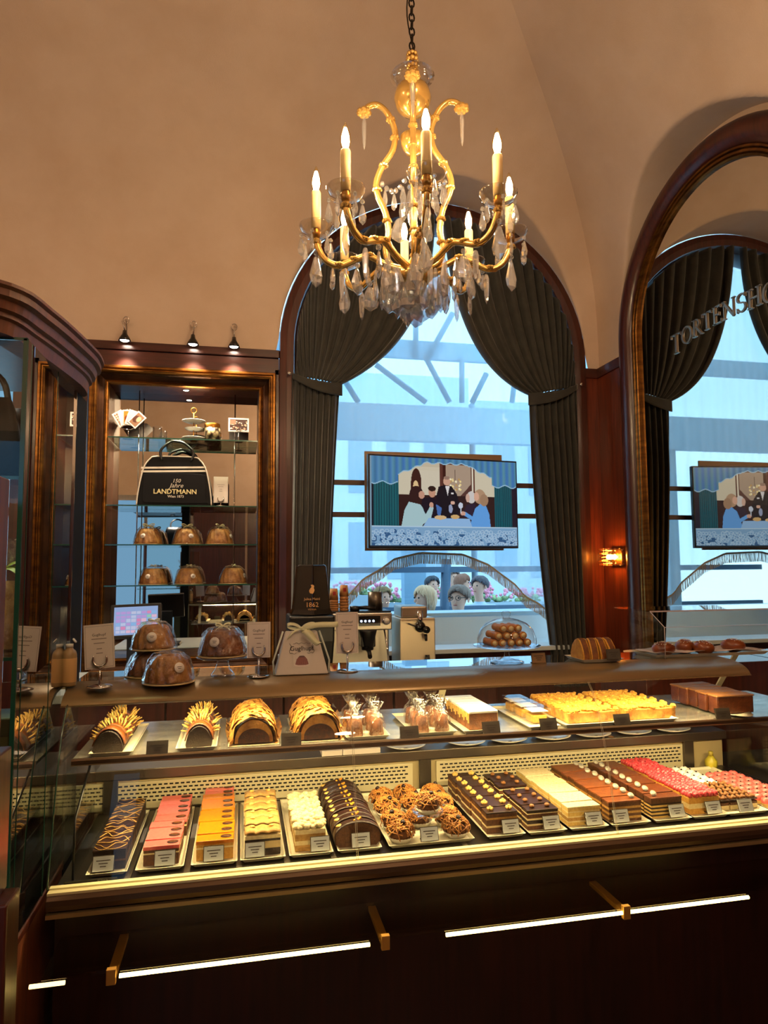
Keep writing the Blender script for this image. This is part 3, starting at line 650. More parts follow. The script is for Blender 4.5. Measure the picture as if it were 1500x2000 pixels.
# ---- cake colours
ck = {}
def cm(n, c, c2=None, **kw): ck[n] = mat('cake_'+n, c, kw.pop('rough', .55), c2=c2, scale=kw.pop('scale', 120.), bump=kw.pop('bump', .5), bscale=kw.pop('bscale', 220.), **kw); return ck[n]
cm('choc', '1d0e07', '2c160b'); cm('choc_gl', '2a120a', rough=.4, bump=.05); cm('sponge_d', '4a2a14', '653c1d'); cm('sponge_y', 'd8a44a', 'c18a35'); cm('cream', 'f0dfae', 'e5cf95')
cm('white', 'e2d3ac', 'cdb682', rough=.7); cm('pink', 'e4605c', 'ec706a', rough=.3, bump=.1, coat=.2); cm('orange', 'd87c08', 'c87006', rough=.3, bump=.15, coat=.2); cm('nut', 'c39a55', 'a97d3c'); cm('pale', 'e8c878', 'd9b35e')
cm('caramel', '86481c', '6a3414', rough=.3, scale=50); cm('brown_gl', '522410', '6e3a1a', rough=.3, scale=60); cm('marzipan', 'd7c08d'); cm('medal_d', '3a1c10', rough=.3); cm('medal_s', 'a8a294', rough=.3, metal=.3); cm('almond', 'e6c06a', 'd3a24a'); cm('rasp', 'b8232c', 'd8525a', rough=.2, coat=.4, scale=300)
cm('chest', '5a3212', '6e4018', rough=.6); cm('chest2', 'c98c3c', 'a86c28', rough=.6); cm('chest3', 'a26526', '8a531d', rough=.6); cm('cherry', '1d0a08', rough=.1); cm('hazel', '8a5a2c', rough=.5); cm('orange_bit', 'e59a22'); cm('crust', 'dca24a', '9a5a1c', scale=34, bump=.8, bscale=90, lo=.4, hi=.7); cm('crumble', 'd9a53c', 'c48628', scale=70); cm('gugl', '7a4218', 'cf9448', scale=22, bump=.7, lo=.3, hi=.7); cm('gugl_d', '4a2410', '9a5c26', scale=22, bump=.7, lo=.3, hi=.7)
cm('bun', '8a4416', '6b2d0d', scale=14, rough=.3, coat=.3, bump=.1); cm('sugar', 'e8dcc4'); cm('filling', '2c1409', '54280f', scale=90); cm('green_c', '7c8f4a'); cm('icing', 'f3f1ea', rough=.3, bump=.1); cm('roll', 'd08a34', 'b9701f', scale=40, coat=.15)
def rowkind(kind, w, d, h):
    t = thing('cake_slice', kind, 'cake slice')
    def lay(layers, name='sponge', ins=0.):
        b = MB(); mats = []; z = 0
        for m, f in layers:
            if m not in mats: mats.append(m)
            b.box(-w/2+ins, w/2-ins, .001, d-.001, z, z+f*h, mats.index(m)); z += f*h
        return b.build(name, [ck[m] for m in mats], t, bevel=.0012)
    def top(m, th=.006, name='glaze', bev=.0009, w2=None): b = MB(); ww = w2 or w; b.box(-ww/2-.001, ww/2+.001, 0, d-.0006, h-.001, h+th); return b.build(name, ck[m], t, bevel=bev)
    if kind == 'choc_stripe':
        lay([('choc', .45), ('sponge_d', .1), ('choc', .45)]); top('choc_gl', .004)
        b = MB(); r = random.Random(random.randint(0, 9999))
        for k in range(2):
            y = d*(k+.5)/2; pts = [(-w/2+w*i/5, min(d-.001, max(.001, y+r.uniform(-.024, .024))), h+.0052+.0008*r.random()) for i in range(6)]; b.tube(spline(pts, 3), .0014, 5)
        b.build('cream_drizzle', ck['nut'], t, kind='stuff')
    elif kind in ('pink', 'orange'):
        lay([('sponge_d' if kind == 'pink' else 'sponge_y', .7), ('cream', .1), ('sponge_d' if kind == 'pink' else 'sponge_y', .2)]); top(kind, .009, 'icing')
        b = MB(); b.lathe([(0, 0), (.0155, 0), (.0155, .002), (.012, .0026), (0, .0022)], 18, (w*.3, d/2, h+.0085), sy=.72); m_ = b.build('chocolate_medal', ck['medal_d'], t)
        b = MB(); b.box(w*.3-.008, w*.3+.008, d/2-.0015, d/2+.0015, h+.0108, h+.0114); b.build('embossed_mark', ck['hazel'], m_)
    elif kind == 'nut':
        lay([('choc', .35), ('marzipan', .35), ('choc', .12), ('cream', .18)])
        b = MB(); b.grid(17, 5, lambda i, j: (-w/2+w*i/16, d*j/4, h+.009+.005*abs(math.sin(PI*i/5.33))-.002*(j-2)**2*.5), 0); b.build('scalloped_cream', ck['nut'], t, solid=.004)
        b = MB(); b.sphere((-w*.28, d/2, h+.017), .008, 8, 6, sc=(1, .7, .5)); b.sphere((w*.25, d/2, h+.017), .008, 8, 6, sc=(1, .7, .5)); b.build('walnut_halves', ck['almond'], t)
    elif kind == 'white':
        lay([('nut', .3), ('cream', .2), ('nut', .3), ('cream', .2)], ins=.004)
        b = MB(); r = random.Random(5)
        for k in range(34): b.sphere((r.uniform(-w/2+.006, w/2-.006), r.uniform(.006, d-.006), h+.004+r.random()*.006), .008+r.random()*.004, 6, 4, sc=(1, 1, .7))
        b.build('whipped_cream', ck['white'], t, kind='stuff')
    elif kind == 'loaf':
        pts = [(-w/2, 0)]+[(-w/2*math.cos(a)*1.0, h*.45+h*.55*math.sin(a)) for a in [PI*k/12 for k in range(13)]]+[(w/2, 0)]
        b = MB(); b.prism(pts, .003, d-.003, 0, 'y', smooth=True); b.build('sponge', ck['sponge_d'], t)
        p2 = [(-w/2-.002, .01)]+[(-(w/2+.003)*math.cos(a), h*.45+(h*.55+.004)*math.sin(a)) for a in [PI*k/12 for k in range(13)]]+[(w/2+.002, .01)]
        b = MB(); b.grid(len(p2), 4, lambda i, j: (p2[i][0]*(1 if j in (1, 2) else .985), (.0, .008, d-.012, d-.004)[j], p2[i][1]*(1 if j in (1, 2) else .97)), 0); b.build('chocolate_coat', ck['choc_gl'], t, solid=.002)
        b = MB(); b.sphere((-w*.36, d/2, h*.84), .016, 10, 6, sc=(1, .55, .3), M=None); b.build('almond_flake', ck['almond'], t)
        b = MB(); r = random.Random(2)
        for k in range(5): b.sphere((r.uniform(-.01, .012), d/2+r.uniform(-.01, .01), h+.005), .004, 5, 4)
        b.build('orange_peel', ck['orange_bit'], t, kind='stuff')
    elif kind == 'hazel':
        lay([('sponge_d', .3), ('cream', .1), ('sponge_d', .3), ('nut', .1), ('sponge_d', .2)]); top('choc_gl', .004)
        for x in (-w*.3, w*.32):
            b = MB()
            for k in range(5): a = 2*PI*k/5; b.sphere((x+.006*math.cos(a), d/2+.006*math.sin(a), h+.008), .0055, 6, 5)
            b.sphere((x, d/2, h+.013), .005, 6, 5); b.build('cream_rosette', ck['almond'], t)
    elif kind == 'dark_layer':
        lay([('sponge_d', .22), ('cream', .1), ('choc', .2), ('cream', .1), ('sponge_d', .22), ('cream', .06), ('choc', .1)]); top('choc_gl', .004)
        for x in (-w*.25, w*.25): b = MB(); b.sphere((x, d/2, h+.009), .0085, 10, 6, sc=(1, 1, .7)); b.build('truffle_ball', ck['hazel'], t)
    elif kind == 'pale':
        lay([('pale', .2), ('cream', .08), ('nut', .18), ('cream', .08), ('pale', .2), ('cream', .06), ('pale', .2)]); top('white', .003, 'sugar_top')
    elif kind == 'caramel':
        lay([('sponge_d', .14), ('nut', .12)]*3+[('sponge_d', .22)]); top('caramel', .004)
        b = MB(); b.lathe([(0, 0), (.0105, .0), (.0105, .0014), (0, .0014)], 14, (0, 0, 0), M=Tr(w*.3, d/2, h+.012) @ Rx(.7)); b.build('clear_medal', ck['medal_s'], t)
    elif kind == 'brown':
        lay([('pale', .1), ('choc', .09)]*4+[('sponge_d', .24)]); top('brown_gl', .004)
        b = MB(); b.lathe([(0, 0), (.0105, .0), (.0105, .0014), (0, .0014)], 14, (0, 0, 0), M=Tr(-w*.3, d/2, h+.012) @ Rx(.7)); b.build('silver_medal', ck['medal_s'], t)
    elif kind == 'rasp':
        lay([('sponge_y', .35), ('cream', .3), ('sponge_y', .35)])
        b = MB(); r = random.Random(8)
        for i in range(6):
            for j in range(3): b.sphere((-w/2+w*(i+.5)/6+r.uniform(-.002, .002), d*(j+.5)/3, h+.005+r.uniform(0, .004)), .0105, 7, 5)
        b.build('raspberries', ck['rasp'], t, kind='stuff')
    elif kind == 'square':
        lay([('cream', .5), ('sponge_d', .3)]); top('choc_gl', .003)
        b = MB(); r = random.Random(4)
        for k in range(10): b.sphere((r.uniform(-w/2, w/2)*.8, r.uniform(.005, d-.005), h+.006), .006, 6, 4)
        b.build('candied_nuts', ck['hazel'], t, kind='stuff')
    return t
rows = [  # (photo x of the tray's front corners, photo y there, kind, slices, width share, height, words, cards)
 (166, 248, 1712, 'choc_stripe', 9, .80, .046, 'chocolate slice striped with cream drizzle', (200, 1702)),
 (263, 359, 1698, 'pink', 9, .74, .040, 'pink iced slice with an oval chocolate medal', (321, 1692)),
 (372, 464, 1688, 'orange', 8, .80, .042, 'orange iced slice with an oval chocolate medal', (417, 1683)),
 (469, 558, 1678, 'nut', 6, .80, .052, 'layered nut slice with scalloped cream', (498, 1678)),
 (565, 652, 1668, 'white', 6, .76, .056, 'slice topped with white whipped cream', (626, 1664)),
 (660, 747, 1659, 'loaf', 10, 1.02, .062, 'chocolate coated loaf slice with an almond flake', (706, 1653)),
 (952, 1028, 1632, 'hazel', 8, .80, .055, 'chocolate slice with hazelnut cream rosettes', (1000, 1627)),
 (1033, 1109, 1625, 'dark_layer', 7, .80, .052, 'dark layered slice with truffle balls', (1080, 1619)),
 (1115, 1191, 1618, 'pale', 9, .84, .052, 'pale layered cream slice with sugared top', (1163, 1613)),
 (1196, 1273, 1612, 'caramel', 9, .84, .056, 'caramel glazed slice with a clear round medal', (1216, 1608)),
 (1281, 1353, 1604, 'brown', 9, .84, .056, 'brown glazed nougat slice with a silver round medal', (1326, 1600)),
 (1356, 1427, 1598, 'rasp', 9, .84, .05, 'yellow sponge slice heaped with raspberries', (1398, 1594)),
]
TY0, TLEN = 1.985, .47
for u0, u1, v, kind, n, ws, h, words, cd in rows:
    p0, p1 = WZ(u0, v, TRZ+.01), WZ(u1, v, TRZ+.01); y0 = min(p0.y, p1.y); y0 = 1.985
    k0, k1 = WY(u0, v, 1.985).x, WY(u1, v, 1.985).x
    w = k1-k0; xc = (k0+k1)/2
    tray(xc, 1.985, w, TLEN, 'white tray under the row of %s' % (words.split(' with')[0].split(' topped')[0].split(' heaped')[0]+'s'))
    sw = w*ws; pitch = min(.05, (TLEN-.055)/n); proto = None
    for i in range(n):
        y = 2.022+i*pitch
        if kind == 'pink' and i >= 4: y += .012
        if kind == 'dark_layer' and i >= 4: y += .035
        if kind == 'nut': y = 2.022+i*.062
        dd = pitch if kind != 'nut' else .056
        lab = '%s, %s from the front of its row' % (words, ORD[i])
        dx = (i % 3-1)*.0015+(.006 if kind == 'pink' and i >= 4 else 0)
        if proto is None or kind == 'choc_stripe': proto = rowkind(kind, sw, dd-.0015, h*1.06); proto.location = (xc, y, TRZ+.004); tag(proto, lab, 'cake slice', words+'s')
        else: dup(proto, (xc+dx, y, TRZ+.004+(.002 if i % 2 else 0)), random.uniform(-.035, .035), lab)
    q = WY(cd[0], cd[1], 1.995)
    card((q.x, 1.997, TRZ+.0125), 'price card in front of the %ss' % words.split(' with')[0].split(' topped')[0].split(' heaped')[0])
# rear pink slice behind the orange row
src = [o for o in COL.objects if o.get('label', '').startswith('pink iced slice') and o.parent is None][0]
oc = [o for o in COL.objects if o.get('label', '').startswith('orange iced slice') and o.parent is None]
for i in range(2):
    dup(src, (oc[0].location.x, 2.022+(8+i)*.05-.0+.001, TRZ+.004), 0, 'pink iced slice behind the orange slices, %s of the two' % ('nearer' if i == 0 else 'farther'))
# chestnut nests in paper cups
a, bq = WY(760, 1655, 1.985), WY(928, 1638, 1.985)
tray((a.x+bq.x)/2, 1.985, bq.x-a.x, TLEN, 'wide white tray under the chestnut nests')
def make_nest(seed):
    r = random.Random(seed); t = thing('chestnut_nest', 'x', 'pastry')
    b = MB(); b.lathe([(0, 0), (.026, 0), (.038, .018), (.0385, .018), (.027, .001), (0, .001)], 48, flute=.035, fn=24); b.build('paper_cup', mat('paper_cup%d' % seed, 'd9d2c0', .7), t)
    b = MB(); b.sphere((0, 0, .022), .034, 14, 10, sc=(1, 1, .8)); b.build('core', ck['chest'], t)
    b = MB()
    for k in range(130):
        th = r.uniform(0, 2*PI); ph = r.uniform(.05, 1.35); cvec = Vector((math.cos(th)*math.sin(ph), math.sin(th)*math.sin(ph), math.cos(ph)))
        tng = cvec.cross(Vector((r.uniform(-1, 1), r.uniform(-1, 1), r.uniform(-1, 1)))).normalized(); pts = []
        L = r.uniform(.5, 1.2)
        for q in range(6):
            d_ = (cvec+tng*(q/5-.5)*L).normalized(); rad = .0385+r.uniform(-.001, .0055); pts.append((d_.x*rad*1.05, d_.y*rad*1.05, .022+d_.z*rad*.9))
        b.tube(pts, .0017, 4, r.randint(0, 1), caps=False)
    b.build('chestnut_strands', [ck['chest2'], ck['chest3']], t, kind='stuff')
    b = MB(); b.sphere((.004, -.012, .058), .008, 10, 8); b.build('cherry', ck['cherry'], t)
    return t
nests = [make_nest(k) for k in (1, 2)]
spots = [((778, 1632), 2.03), ((888, 1622), 2.03), ((822, 1604), 2.1), ((893, 1590), 2.115), ((756, 1598), 2.125), ((725, 1570), 2.2), ((795, 1565), 2.22), ((880, 1568), 2.2), ((712, 1535), 2.31), ((770, 1528), 2.34), ((840, 1545), 2.3), ((880, 1545), 2.3)]
nl = ['front left, beside the price card', 'front right, by the hazelnut slices', 'under the glass stand', 'second from the front on the right side', 'second from the front on the left side', 'third from the front on the left side', 'in the middle of the tray, third row', 'third from the front on the right side', 'at the back left corner', 'at the back left, next to the corner one', 'at the back, right of the middle', 'at the back right corner']
xs = [(a.x+.045), (bq.x-.045), (a.x+bq.x)/2, bq.x-.045, a.x+.045, a.x+.042, (a.x+bq.x)/2, bq.x-.042, a.x+.042, (a.x+bq.x)/2-.005, 0, bq.x-.042]
for k in range(12):
    if k == 10: continue
    yy = [2.03, 2.03, 2.135, 2.115, 2.118, 2.205, 2.222, 2.202, 2.295, 2.31, 0, 2.295][k]
    if k in (0, 1): o = nests[k]; o.location = (xs[k], yy, TRZ+.005); o['label'] = 'chestnut nest in a paper cup, '+nl[k]; o['group'] = 'chestnut nests'
    else: dup(nests[k % 2], (xs[k], yy, TRZ+.005+(.012 if k > 4 else 0)), k*1.3, 'chestnut nest in a paper cup, '+nl[k], 'chestnut nests')
sp_ = thing('glass_stand', 'small scalloped glass stand holding up a dark chestnut nest', 'cake stand', ((a.x+bq.x)/2+.005, 2.055, TRZ+.005))
b = MB(); b.lathe([(0, 0), (.022, 0), (.018, .004), (.006, .01), (.006, .05), (.02, .058), (.046, .064), (.048, .072), (.044, .07), (.02, .063), (0, .062)], 32, flute=.03, fn=12); b.build('stand', glass_c, sp_)
dup(nests[0], ((a.x+bq.x)/2+.005, 2.055, TRZ+.072), .5, 'dark chestnut nest raised on the small glass stand', 'chestnut nests')
q = WY(840, 1650, 1.995); card((q.x, 1.995, TRZ+.0125), 'price card in front of the chestnut nests')
# petits fours at the right end
xq = WY(1465, 1590, 1.985).x
tray(xq+.0, 1.985, .15, TLEN, 'white tray of nut squares and white petits fours')
tray(xq+.15, 1.985, .14, TLEN, 'white tray of pink petits fours at the right end', TRZ)
pro = rowkind('square', .03, .03, .03); first = True; n_ = 0
for i in range(4):
    for j in range(5):
        x = xq-.055+i*.036; y = 2.03+j*.034; lab = 'small nut topped square, %s from the left in the %s row from the front' % (ORD[i], ORD[j])
        if first: pro.location = (x, y, TRZ+.005); tag(pro, lab, 'petit four', 'nut squares'); first = False
        else: dup(pro, (x, y, TRZ+.005), 0, lab)
def tart(kind, label, group, loc):
    t = thing('petit_four', label, 'petit four', loc, 0, group)
    b = MB(); b.lathe([(0, 0), (.013, 0), (.017, .014), (.0165, .02), (0, .021)], 14); b.build('base', ck['pale' if kind == 'pink' else 'choc'], t)
    b = MB(); b.lathe([(.017, .013), (.0175, .018), (.016, .026), (.009, .031), (0, .032)], 14); b.build('icing', ck['pink' if kind == 'pink' else 'icing'], t)
    b = MB(); b.sphere((0, 0, .032), .004, 6, 4); b.build('topping', ck['medal_d' if kind == 'pink' else 'cherry'], t); return t
wp = pp = None
for i in range(4):
    for j in range(6):
        x = xq-.055+i*.037; y = 2.215+j*.037; lab = 'white iced petit four with a dark dot, %s from the left in the %s row' % (ORD[i], ORD[j])
        if wp is None: wp = tart('white', lab, 'white petits fours', (x, y, TRZ+.005))
        else: dup(wp, (x, y, TRZ+.005), 0, lab)
for i in range(4):
    for j in range(8):
        x = xq+.103+i*.033; y = 2.03+j*.04; lab = 'pink iced petit four, %s from the left in the %s row' % (ORD[i], ORD[j])
        if pp is None: pp = tart('pink', lab, 'pink petits fours', (x, y, TRZ+.005))
        else: dup(pp, (x, y, TRZ+.005), 0, lab)
q = WY(1460, 1597, 1.99); card((q.x, 1.99, TRZ+.0125), 'price card in front of the nut squares')
p = WY(1378, 1498, 2.46); t = thing('squeeze_bottle', 'small yellow squeeze bottle at the back beside the grille', 'bottle', (p.x+.03, 2.465, TRZ))
b = MB(); b.lathe([(0, 0), (.018, 0), (.024, .012), (.024, .03), (.012, .045), (.01, .05), (0, .05)], 16); b.build('body', mat('yellow_bottle', 'c9b93a', .35), t)
b = MB(); b.lathe([(0, .05), (.009, .05), (.009, .066), (0, .068)], 12); b.build('cap', mat('bottle_cap', 'b8a640', .4), t)
# ================================================================== MIDDLE SHELF
SZ = 1.0455
def shelf_tray(u0, u1, v, l, label, y=2.09, w=None):
    x0, x1 = WY(u0, v, y).x, WY(u1, v, y).x
    return tray((x0+x1)/2, y, x1-x0, l, label, SZ, 0, 'trays on the middle shelf')
def log_cake(x, y, w, l, h, z, label):
    t = thing('chocolate_log', label, 'cake', (x, y, z))
    arc = [(-w/2*math.cos(PI*k/14)*(1.0 if k not in (0, 14) else 1), h*(.12 if k in (0, 14) else 0)+h*math.sin(PI*k/14)*.98) for k in range(15)]
    pts = [(-w/2*.95, 0)]+arc+[(w/2*.95, 0)]
    b = MB(); b.prism(pts, 0, l, 0, 'y', smooth=True); b.build('sponge', ck['choc'], t)
    for k in range(5):
        y0 = .012+k*(l-.03)/5; b = MB()
        q = [(-(w/2+.004)*math.cos(PI*(i+1)/12), (h+.004)*math.sin(PI*(i+1)/12)) for i in range(11)]
        b.grid(len(q), 2, lambda i, j: (q[i][0], y0+j*((l-.03)/5-.006), q[i][1]), 0); b.build('chocolate_plate', [ck['caramel']], t, solid=.003)
    b = MB(); r = random.Random(int(x*1000))
    for k in range(120):
        a = r.uniform(.3, PI-.3); yy = r.uniform(l*.22, l*.98); d_ = Vector((math.cos(a)+r.uniform(-.3, .3), r.uniform(-.6, .2), math.sin(a))).normalized(); p = Vector((math.cos(a)*(w/2), yy, math.sin(a)*h))
        L = r.uniform(.018, .03); b.tube([p, p+d_*L], [.0028, .0018], 5)
    b.build('almond_slivers', ck['almond'], t, kind='stuff'); return t
shelf_tray(172, 260, 1470, .36, 'tray under the leftmost almond studded chocolate log'); shelf_tray(342, 424, 1458, .36, 'tray under the second almond studded chocolate log')
x0, x1 = WY(180, 1466, 2.12).x, WY(240, 1466, 2.12).x; log_cake((x0+x1)/2, 2.12, x1-x0, .3, .06, SZ+.005, 'chocolate log studded with almond slivers, leftmost on the middle shelf')
x0, x1 = WY(362, 1455, 2.12).x, WY(414, 1455, 2.12).x; log_cake((x0+x1)/2, 2.12, x1-x0, .3, .06, SZ+.005, 'chocolate log studded with almond slivers, beside the first strudel')
def strudel(x, y, w, l, h, label, seed):
    t = thing('strudel', label, 'pastry', (x, y, SZ+.004)); r = np.random.default_rng(seed)
    nu, nv = 48, 70; ph = r.uniform(0, 6, 12); jit = r.normal(0, .018, (nu, nv))
    def P(i, j):
        a = PI*(-.12+1.24*i/(nu-1)); s = j/(nv-1)
        fold = 1+.13*abs(math.sin(s*13+ph[0]+1.6*math.sin(a*2+ph[1])))**.6+.05*abs(math.sin(s*34+a*5+ph[2]))-.03+jit[i, j]
        e = 1-.25*max(0, (s-.9)/.1)**2
        flare = 1+.35*max(0, .15-abs(i/(nu-1)-.0))*(1+math.sin(s*30+ph[4]))+.35*max(0, .15-abs(i/(nu-1)-1))*(1+math.sin(s*27+ph[5]))
        return (-w/2*math.cos(a)*fold*flare*e, s*l+.008*math.sin(a*5+ph[6])*(1-s), max(.0, h*math.sin(a)*fold*e))
    b = MB(); b.grid(nu, nv, P, 0)
    for k in range(90):      # lifted flakes
        i0, j0 = int(r.integers(4, nu-12)), int(r.integers(0, nv-14)); wi, wj = int(r.integers(4, 9)), int(r.integers(5, 12)); lift = r.uniform(.03, .11)
        b.grid(wi, wj, lambda i, j: tuple(Vector(P(i0+i, j0+j))*1.0+Vector((P(i0+i, j0+j)[0], 0, P(i0+i, j0+j)[2]))*(.012+lift*(1-j/wj))), 0, smooth=False)
    b.build('flaky_crust', ck['crust'], t, solid=.0012)
    b = MB(); b.prism([(-w*.46, .002)]+[(-w*.46*math.cos(PI*k/14), h*.1+h*.86*math.sin(PI*k/14)) for k in range(15)]+[(w*.46, .002)], .008, .03, 0, 'y'); b.build('pastry_end', ck['crust'], t)
    pts = [(-w*.38, 0.002)]+[(-w*.38*math.cos(PI*k/14), h*.12+h*.5*math.sin(PI*k/14)) for k in range(15)]+[(w*.38, .002)]
    b = MB(); b.prism(pts, .004, .03, 0, 'y'); b.build('filling', ck['filling'], t)
    b = MB(); b.box(-w/2-.014, w/2+.014, -.006, l+.01, -.004, -.0025); b.build('baking_paper', mat('baking_paper%d' % seed, 'cfc09a', .7), t)
    b = MB()
    for sgn in (-1, 1): b.add([(sgn*(w/2+.012), -.004, 0), (sgn*(w/2+.012), l, 0), (sgn*(w/2+.022), l, .045), (sgn*(w/2+.022), -.004, .045)], [(0, 1, 2, 3)])
    b.build('clear_guard', perspex, t); return t
x0, x1 = WY(448, 1448, 2.12).x, WY(543, 1448, 2.12).x; strudel((x0+x1)/2, 2.12, (x1-x0)*.86, .31, .072, 'shorter flaky strudel beside the chocolate logs on the middle shelf', 1)
x0, x1 = WY(580, 1440, 2.12).x, WY(668, 1440, 2.12).x; strudel((x0+x1)/2, 2.12, (x1-x0)*.9, .33, .078, 'longer golden flaky strudel beside the wrapped small cakes', 2)
def ring_cake(b, r0, h, n=14, mi=0, nu=112, flute=.07):
    prof = [(.02, 0), (.85, 0), (1.0, .03), (1.0, .12), (.95, .3), (.87, .55), (.78, .76), (.68, .91), (.56, .99), (.44, 1.0), (.33, .92), (.26, .75)]
    def P(i, j):
        a = 2*PI*i/nu; rr, z = prof[j]; k = 1
        if z > .02 and rr > .4: k = 1+flute*(math.sin(n*(a+.3*z))*.5+.5*math.sin(n*(a+.3*z))**3)*(1-.4*z)
        return (r0*rr*k*math.cos(a), r0*rr*k*math.sin(a), h*z)
    b.grid(nu, len(prof), P, mi, wu=True)
def mini(loc, label, group):
    t = thing('wrapped_cake', label, 'cake', loc, 0, group)
    b = MB(); prof = [(0, 0), (.022, 0), (.021, .012), (.017, .046), (.012, .05), (0, .05)]; b.lathe(prof, 40, flute=.05, fn=10); b.build('cake', ck['gugl_d'], t)
    b = MB(); r = random.Random(5); pr = [(.026, 0), (.026, .03), (.022, .055), (.012, .066), (.006, .072), (.018, .092), (.024, .1)]
    b.grid(14, len(pr), lambda i, j: ((pr[j][0]*(1+.14*math.cos(i*2.7+j)))*math.cos(2*PI*i/14), (pr[j][0]*(1+.14*math.cos(i*2.7+j)))*math.sin(2*PI*i/14), pr[j][1]), 0, wu=True, smooth=False); b.build('cellophane_wrap', cello, t); return t
m0 = None
for (u, v, grp, nm) in ((716, 1430, 'tall', 'left'), (845, 1422, 'low', 'right')):
    c = WY(u, v, 2.13)
    tray(c.x, 2.1, .14 if grp == 'tall' else .15, .3, 'tray of wrapped small cakes, %s one' % nm, SZ, 0, 'trays on the middle shelf')
    for i in range(2):
        for j in range(3):
            lab = 'small cake in cellophane, %s column, %s from the front on the %s tray' % (('left', 'right')[i], ORD[j], nm)
            loc = (c.x-.032+i*.066, 2.14+j*.07, SZ+.006)
            if m0 is None: m0 = mini(loc, lab, 'wrapped small cakes')
            else: dup(m0, loc, j*.7+i, lab)
def loaf_slices(u0, u1, v, y, n, d, h, words, cat, fn, l):
    x0, x1 = WY(u0, v, y).x, WY(u1, v, y).x; w = x1-x0; xc = (x0+x1)/2; pr = None
    for i in range(n):
        lab = '%s, %s from the front on the middle shelf' % (words, ORD[i])
        if pr is None: pr = fn(w, d, h); pr.location = (xc, y, SZ+.005); tag(pr, lab, cat, words+'s')
        else: dup(pr, (xc+(random.uniform(-.004, .004) if 'chocolate' in words else 0), y+i*d*(1.12 if 'chocolate' in words else 1), SZ+.005), random.uniform(-.12, .12) if 'chocolate' in words else 0, lab)
    return xc, w
def iced(w, d, h):
    t = thing('cake_slice', 'x', 'cake slice'); b = MB(); b.box(-w/2, w/2, .001, d-.001, 0, h*.86); b.build('sponge', ck['gugl_d'], t, bevel=.002)
    b = MB(); b.box(-w/2-.002, w/2+.002, 0, d-.0005, h*.84, h); b.build('white_icing', ck['icing'], t, bevel=.003)
    b = MB()
    for s in (-1, 1):
        for k in range(3): b.box(s*(w/2+.0005)-.002, s*(w/2+.0005)+.002, d*(k+.2)/3, d*(k+.75)/3, h*(.35+.12*k), h*.86)
    b.build('icing_drips', ck['almond'], t); return t
shelf_tray(905, 978, 1418, .33, 'tray under the white iced loaf'); loaf_slices(917, 972, 1412, 2.125, 6, .045, .06, 'white iced loaf slice', 'cake slice', iced, .3)
def crumb(w, d, h):
    t = thing('cake_slice', 'x', 'cake slice'); b = MB(); b.box(-w/2, w/2, .0005, d-.0005, 0, h*.7); b.build('base', ck['crust'], t, bevel=.003)
    b = MB(); r = random.Random(12)
    for k in range(150):
        s_ = r.uniform(.004, .0105); b.sphere((r.uniform(-w/2+.004, w/2-.004), r.uniform(.003, d-.003), h*.7+r.uniform(0, .007)), s_, 6, 4, sc=(r.uniform(.8, 1.4), r.uniform(.8, 1.4), .7), smooth=False)
    b.build('crumble_topping', ck['crumble'], t, kind='stuff'); return t
loaf_slices(1110, 1208, 1402, 2.13, 5, .062, .05, 'crumble cake slice of the left tray', 'cake slice', crumb, .3); shelf_tray(1104, 1214, 1403, .34, 'tray under the left crumble cake')
loaf_slices(1222, 1320, 1394, 2.13, 5, .062, .05, 'crumble cake slice of the right tray', 'cake slice', crumb, .3); shelf_tray(1216, 1326, 1395, .34, 'tray under the right crumble cake')
shelf_tray(1034, 1096, 1408, .34, 'tray with the clear sandwich boxes')
sb = None
for i in range(3):
    p = WY(1062, 1400, 2.13); lab = 'clear boxed cake slice left of the crumble cakes, %s from the front' % ORD[i]; loc = (p.x, 2.15+i*.09, SZ+.005)
    if sb is None:
        sb = thing('boxed_cake', lab, 'boxed cake', loc, 0, 'boxed cake slices')
        b = MB(); b.box(-.036, .036, 0, .08, 0, .05); b.build('clear_box', perspex, sb)
        b = MB(); b.box(-.026, .026, .008, .072, .001, .028); b.build('cake', ck['crumble'], sb, bevel=.004)
        b = MB(); b.box(-.03, .03, .006, .074, .0385, .04); b.build('label_card', paper, sb)
    else: dup(sb, loc, 0, lab)
# chocolate loaf on an oval plate
p = WY(1440, 1390, 2.15)
t = tag(MB().lathe([(0, 0), (.06, 0), (.09, .008), (.092, .01), (.06, .004), (0, .004)], 32, sx=.75, sy=1.9).build('oval_plate', tray_m, None, (p.x-.02, 2.24, SZ)), 'oval cream plate under the chocolate loaf on the right', 'plate')
def chloaf(w, d, h):
    t = thing('cake_slice', 'x', 'cake slice'); b = MB(); b.box(-w/2, w/2, .001, d-.001, 0, h); b.build('sponge', ck['brown_gl'], t, bevel=.006)
    b = MB(); b.box(-w/2-.002, w/2+.002, .0, d, h-.004, h+.003); b.build('chocolate_top', ck['hazel'], t, bevel=.003); return t
loaf_slices(1402, 1474, 1388, 2.13, 5, .05, .062, 'chocolate loaf slice on the oval plate', 'cake slice', chloaf, .3)
# cards on the shelf
for u, v, nm in ((307, 1452, 'between the two chocolate logs'), (569, 1440, 'between the strudels'), (800, 1418, 'between the trays of wrapped small cakes'), (960, 1410, 'in front of the white iced loaf'), (1072, 1404, 'in front of the boxed cakes'), (1216, 1396, 'between the two crumble cakes'), (1413, 1388, 'in front of the chocolate loaf')):
    q = WY(u, v, 2.085); card((q.x, 2.083, SZ+.0005), 'dark tent price card '+nm, .056, .036, -.3, 0, card_d)
